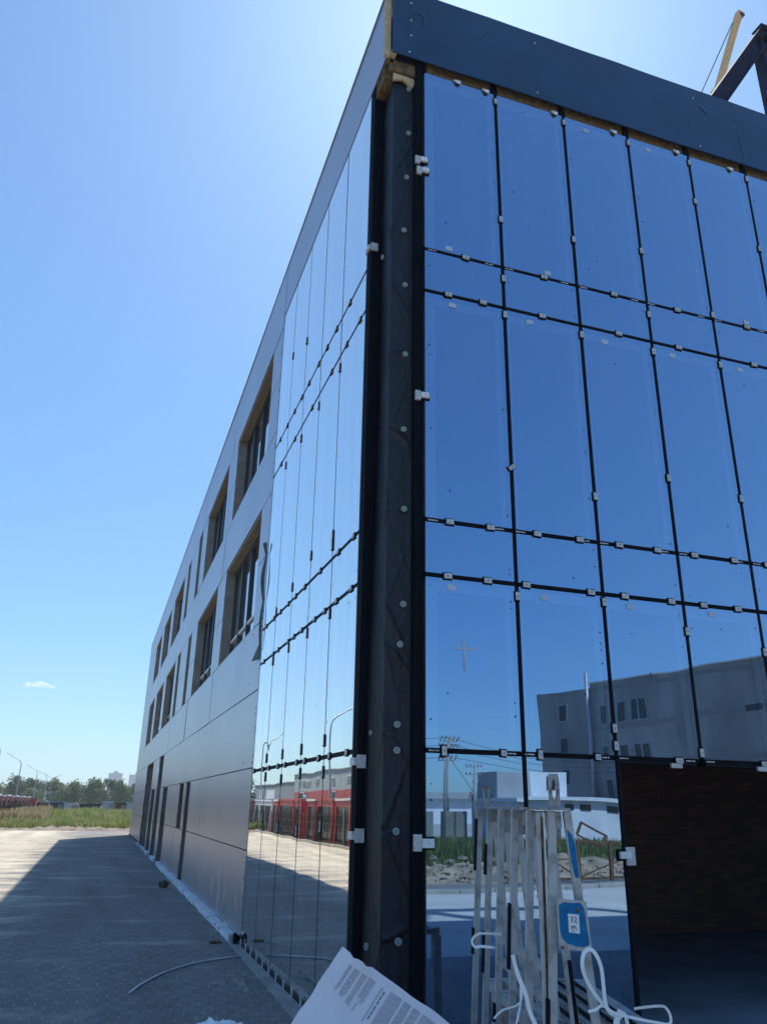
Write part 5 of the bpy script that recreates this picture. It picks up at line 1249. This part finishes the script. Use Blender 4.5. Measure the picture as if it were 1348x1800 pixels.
# rusty barrier and debris
RB = thing('rusty_barrier', 'rusty steel barrier frame with cross bracing reflected near the doorway jamb', 'barrier', (11, -13.8, 0.09))
b_ = MB(); x0, x1, yb = 9.0, 13.2, -13.8
for zz in (0.16, 1.08): b_.bar((x0,yb,zz),(x1,yb,zz), 0.07, 0.06, M_rust)
b_.build('rail', RB)
for x_ in (9.0, 10.6, 11.6, 13.2):
    b_ = MB(); b_.bar((x_,yb,0.05),(x_,yb,1.05), 0.08, 0.08, M_rust); b_.build('upright', RB)
b_ = MB(); b_.bar((9.05,yb,0.95),(10.55,yb,0.2), 0.035, 0.035, M_rust); b_.bar((9.05,yb,0.6),(10.55,yb,0.6), 0.03, 0.03, M_rust); b_.bar((10.65,yb,0.2),(13.1,yb,0.95), 0.035, 0.035, M_rust); b_.build('brace', RB)
def frame_(name, c0, lab, m, sz, rot):
    b_ = MB(); Mx = Matrix.Translation(c0) @ Euler(rot).to_matrix().to_4x4()
    for a_, c_ in (((-sz,0,-sz*.6),(sz,0,-sz*.6)),((sz,0,-sz*.6),(sz,0,sz*.6)),((sz,0,sz*.6),(-sz,0,sz*.6)),((-sz,0,sz*.6),(-sz,0,-sz*.6))):
        b_.bar(Mx @ Vector(a_), Mx @ Vector(c_), 0.08, 0.08, m)
    o = b_.build(name); tag(o, lab, 'scrap', 'scrap on the soil bank')
frame_('scrap_frame', (15.4,-20.5,1.05), 'rusty rectangular scrap frame propped on the soil bank', M_rust, 0.45, (0.3,0.5,0.4))
frame_('scrap_frame', (17.0,-20.5,0.95), 'white broken window frame lying on the soil bank', M_trim, 0.36, (0.5,1.0,0.2))
frame_('scrap_frame', (17.6,-20.2,0.85), 'small white broken frame beside the larger white one', M_trim, 0.25, (1.1,0.3,0.9))
rr = random.Random(2)
for q in range(7):
    nm_ = ['first','second','third','fourth','fifth','sixth','seventh']
    o = blob('rubble_piece', (6.6+q*0.55+rr.uniform(-.2,.2), -17.2+rr.uniform(-.4,.4), 0.42+rr.uniform(-.05,.1)), (0.15,0.12,0.06), 0.45, M_rubble, 'pale rubble lump on the soil bank, '+nm_[q]+' from the left in the reflection', 'rubble', 30+q, 1.5, 3)
    o['group'] = 'rubble lumps on the soil bank'
def clods():
    rg_ = random.Random(77); b_ = MB()
    for _ in range(520):
        X_, Y_ = rg_.uniform(3, 26), -14.7-abs(rg_.gauss(0, 1.6)); r_ = rg_.uniform(0.02, 0.085)*(1 if rg_.random() < 0.93 else 1.9)
        zz = 0.05+0.28*math.exp(-((Y_+17.2)/2.0)**2)+rg_.uniform(-0.02, 0.06)
        vs = [Vector((rg_.gauss(0,1), rg_.gauss(0,1), rg_.gauss(0,1))).normalized()*r_*rg_.uniform(.7,1.2) for _ in range(8)]
        base = [Vector((1,0,0)),Vector((0,1,0)),Vector((-1,0,0)),Vector((0,-1,0)),Vector((0,0,1)),Vector((0,0,-1))]
        vv = [Vector((X_,Y_,zz))+v*r_*rg_.uniform(0.6,1.3)+Vector((rg_.uniform(-.3,.3)*r_,rg_.uniform(-.3,.3)*r_,0)) for v in base]
        b_.add(vv, [(0,1,4),(1,2,4),(2,3,4),(3,0,4),(1,0,5),(2,1,5),(3,2,5),(0,3,5)], M_soil if rg_.random() < 0.86 else M_rubble)
    o = b_.build('soil_clods'); tag(o, 'loose clods and stones scattered over the tan soil bank', 'clods', kind='stuff')
clods()
def grit():
    rg_ = random.Random(5); b_ = MB()
    for _ in range(420):
        if rg_.random() < 0.6: X_, Y_ = -0.12-abs(rg_.gauss(0, 0.35)), rg_.uniform(0, 34)
        else: X_, Y_ = rg_.uniform(-7, -0.3), rg_.uniform(1, 40)
        r_ = rg_.uniform(0.004, 0.013)
        vv = [Vector((X_,Y_,r_*0.3))+v*r_*rg_.uniform(0.6,1.4) for v in (Vector((1,0,0)),Vector((0,1,0)),Vector((-1,0,0)),Vector((0,-1,0)),Vector((0,0,1)),Vector((0,0,-1)))]
        b_.add(vv, [(0,1,4),(1,2,4),(2,3,4),(3,0,4),(1,0,5),(2,1,5),(3,2,5),(0,3,5)], (M_rubble, M_concrete, M_soil)[rg_.randrange(3)])
    o = b_.build('grit'); tag(o, 'scattered grit and crumbs on the shaded paving along the wall', 'grit', kind='stuff')
grit()
# small shade caster is not shown; small cloud low over the horizon at left
def cloud():
    mt = bpy.data.materials.new('cloud'); mt.use_nodes = True; t = mt.node_tree; N = t.nodes; N.remove(N['Principled BSDF'])
    pv = N.new('ShaderNodeVolumePrincipled'); pv.inputs['Color'].default_value = (0.93,0.98,1,1); pv.inputs['Density'].default_value = 0.012; pv.inputs['Anisotropy'].default_value = 0.6
    tc = N.new('ShaderNodeTexCoord'); n = N.new('ShaderNodeTexNoise'); n.inputs['Scale'].default_value = 0.03; n.inputs['Detail'].default_value = 5
    t.links.new(tc.outputs['Object'], n.inputs['Vector']); mr = N.new('ShaderNodeMapRange'); mr.inputs[1].default_value = 0.42; mr.inputs[2].default_value = 0.62; mr.inputs[3].default_value = 0.0; mr.inputs[4].default_value = 0.11
    t.links.new(n.outputs['Fac'], mr.inputs[0]); t.links.new(mr.outputs[0], pv.inputs['Density']); t.links.new(pv.outputs[0], N['Material Output'].inputs['Volume'])
    import bmesh
    bm = bmesh.new()
    for (dx, dz, r_) in ((-42,-4,14),(-22,2,20),(0,3,22),(22,-1,17),(44,-6,11)):
        bmesh.ops.create_icosphere(bm, subdivisions=3, radius=1, matrix=Matrix.Translation((dx,0,dz)) @ Matrix.Diagonal((r_*1.5,r_,r_*0.5,1)))
    me = bpy.data.meshes.new('small_cloud'); bm.to_mesh(me); bm.free(); me.materials.append(mt)
    o = bpy.data.objects.new('small_cloud', me); scene.collection.objects.link(o); o.location = (-260, 3245, 410); o['kind'] = 'structure'
cloud()

# ---------------------------------------------------------------- air
def haze():
    mt = bpy.data.materials.new('haze'); mt.use_nodes = True; t = mt.node_tree; N = t.nodes; N.remove(N['Principled BSDF'])
    pv = N.new('ShaderNodeVolumePrincipled'); pv.inputs['Color'].default_value = (0.86,0.93,1.0,1); pv.inputs['Density'].default_value = 0.00042; pv.inputs['Anisotropy'].default_value = 0.2
    t.links.new(pv.outputs[0], N['Material Output'].inputs['Volume'])
    b_ = MB(); b_.box((-150,-130,-1.1),(160,1500,62), mt); o = b_.build('haze'); o['kind'] = 'stuff'; tag(o, 'thin bluish haze fading the distant trees and towers', 'haze', kind='stuff')
haze()
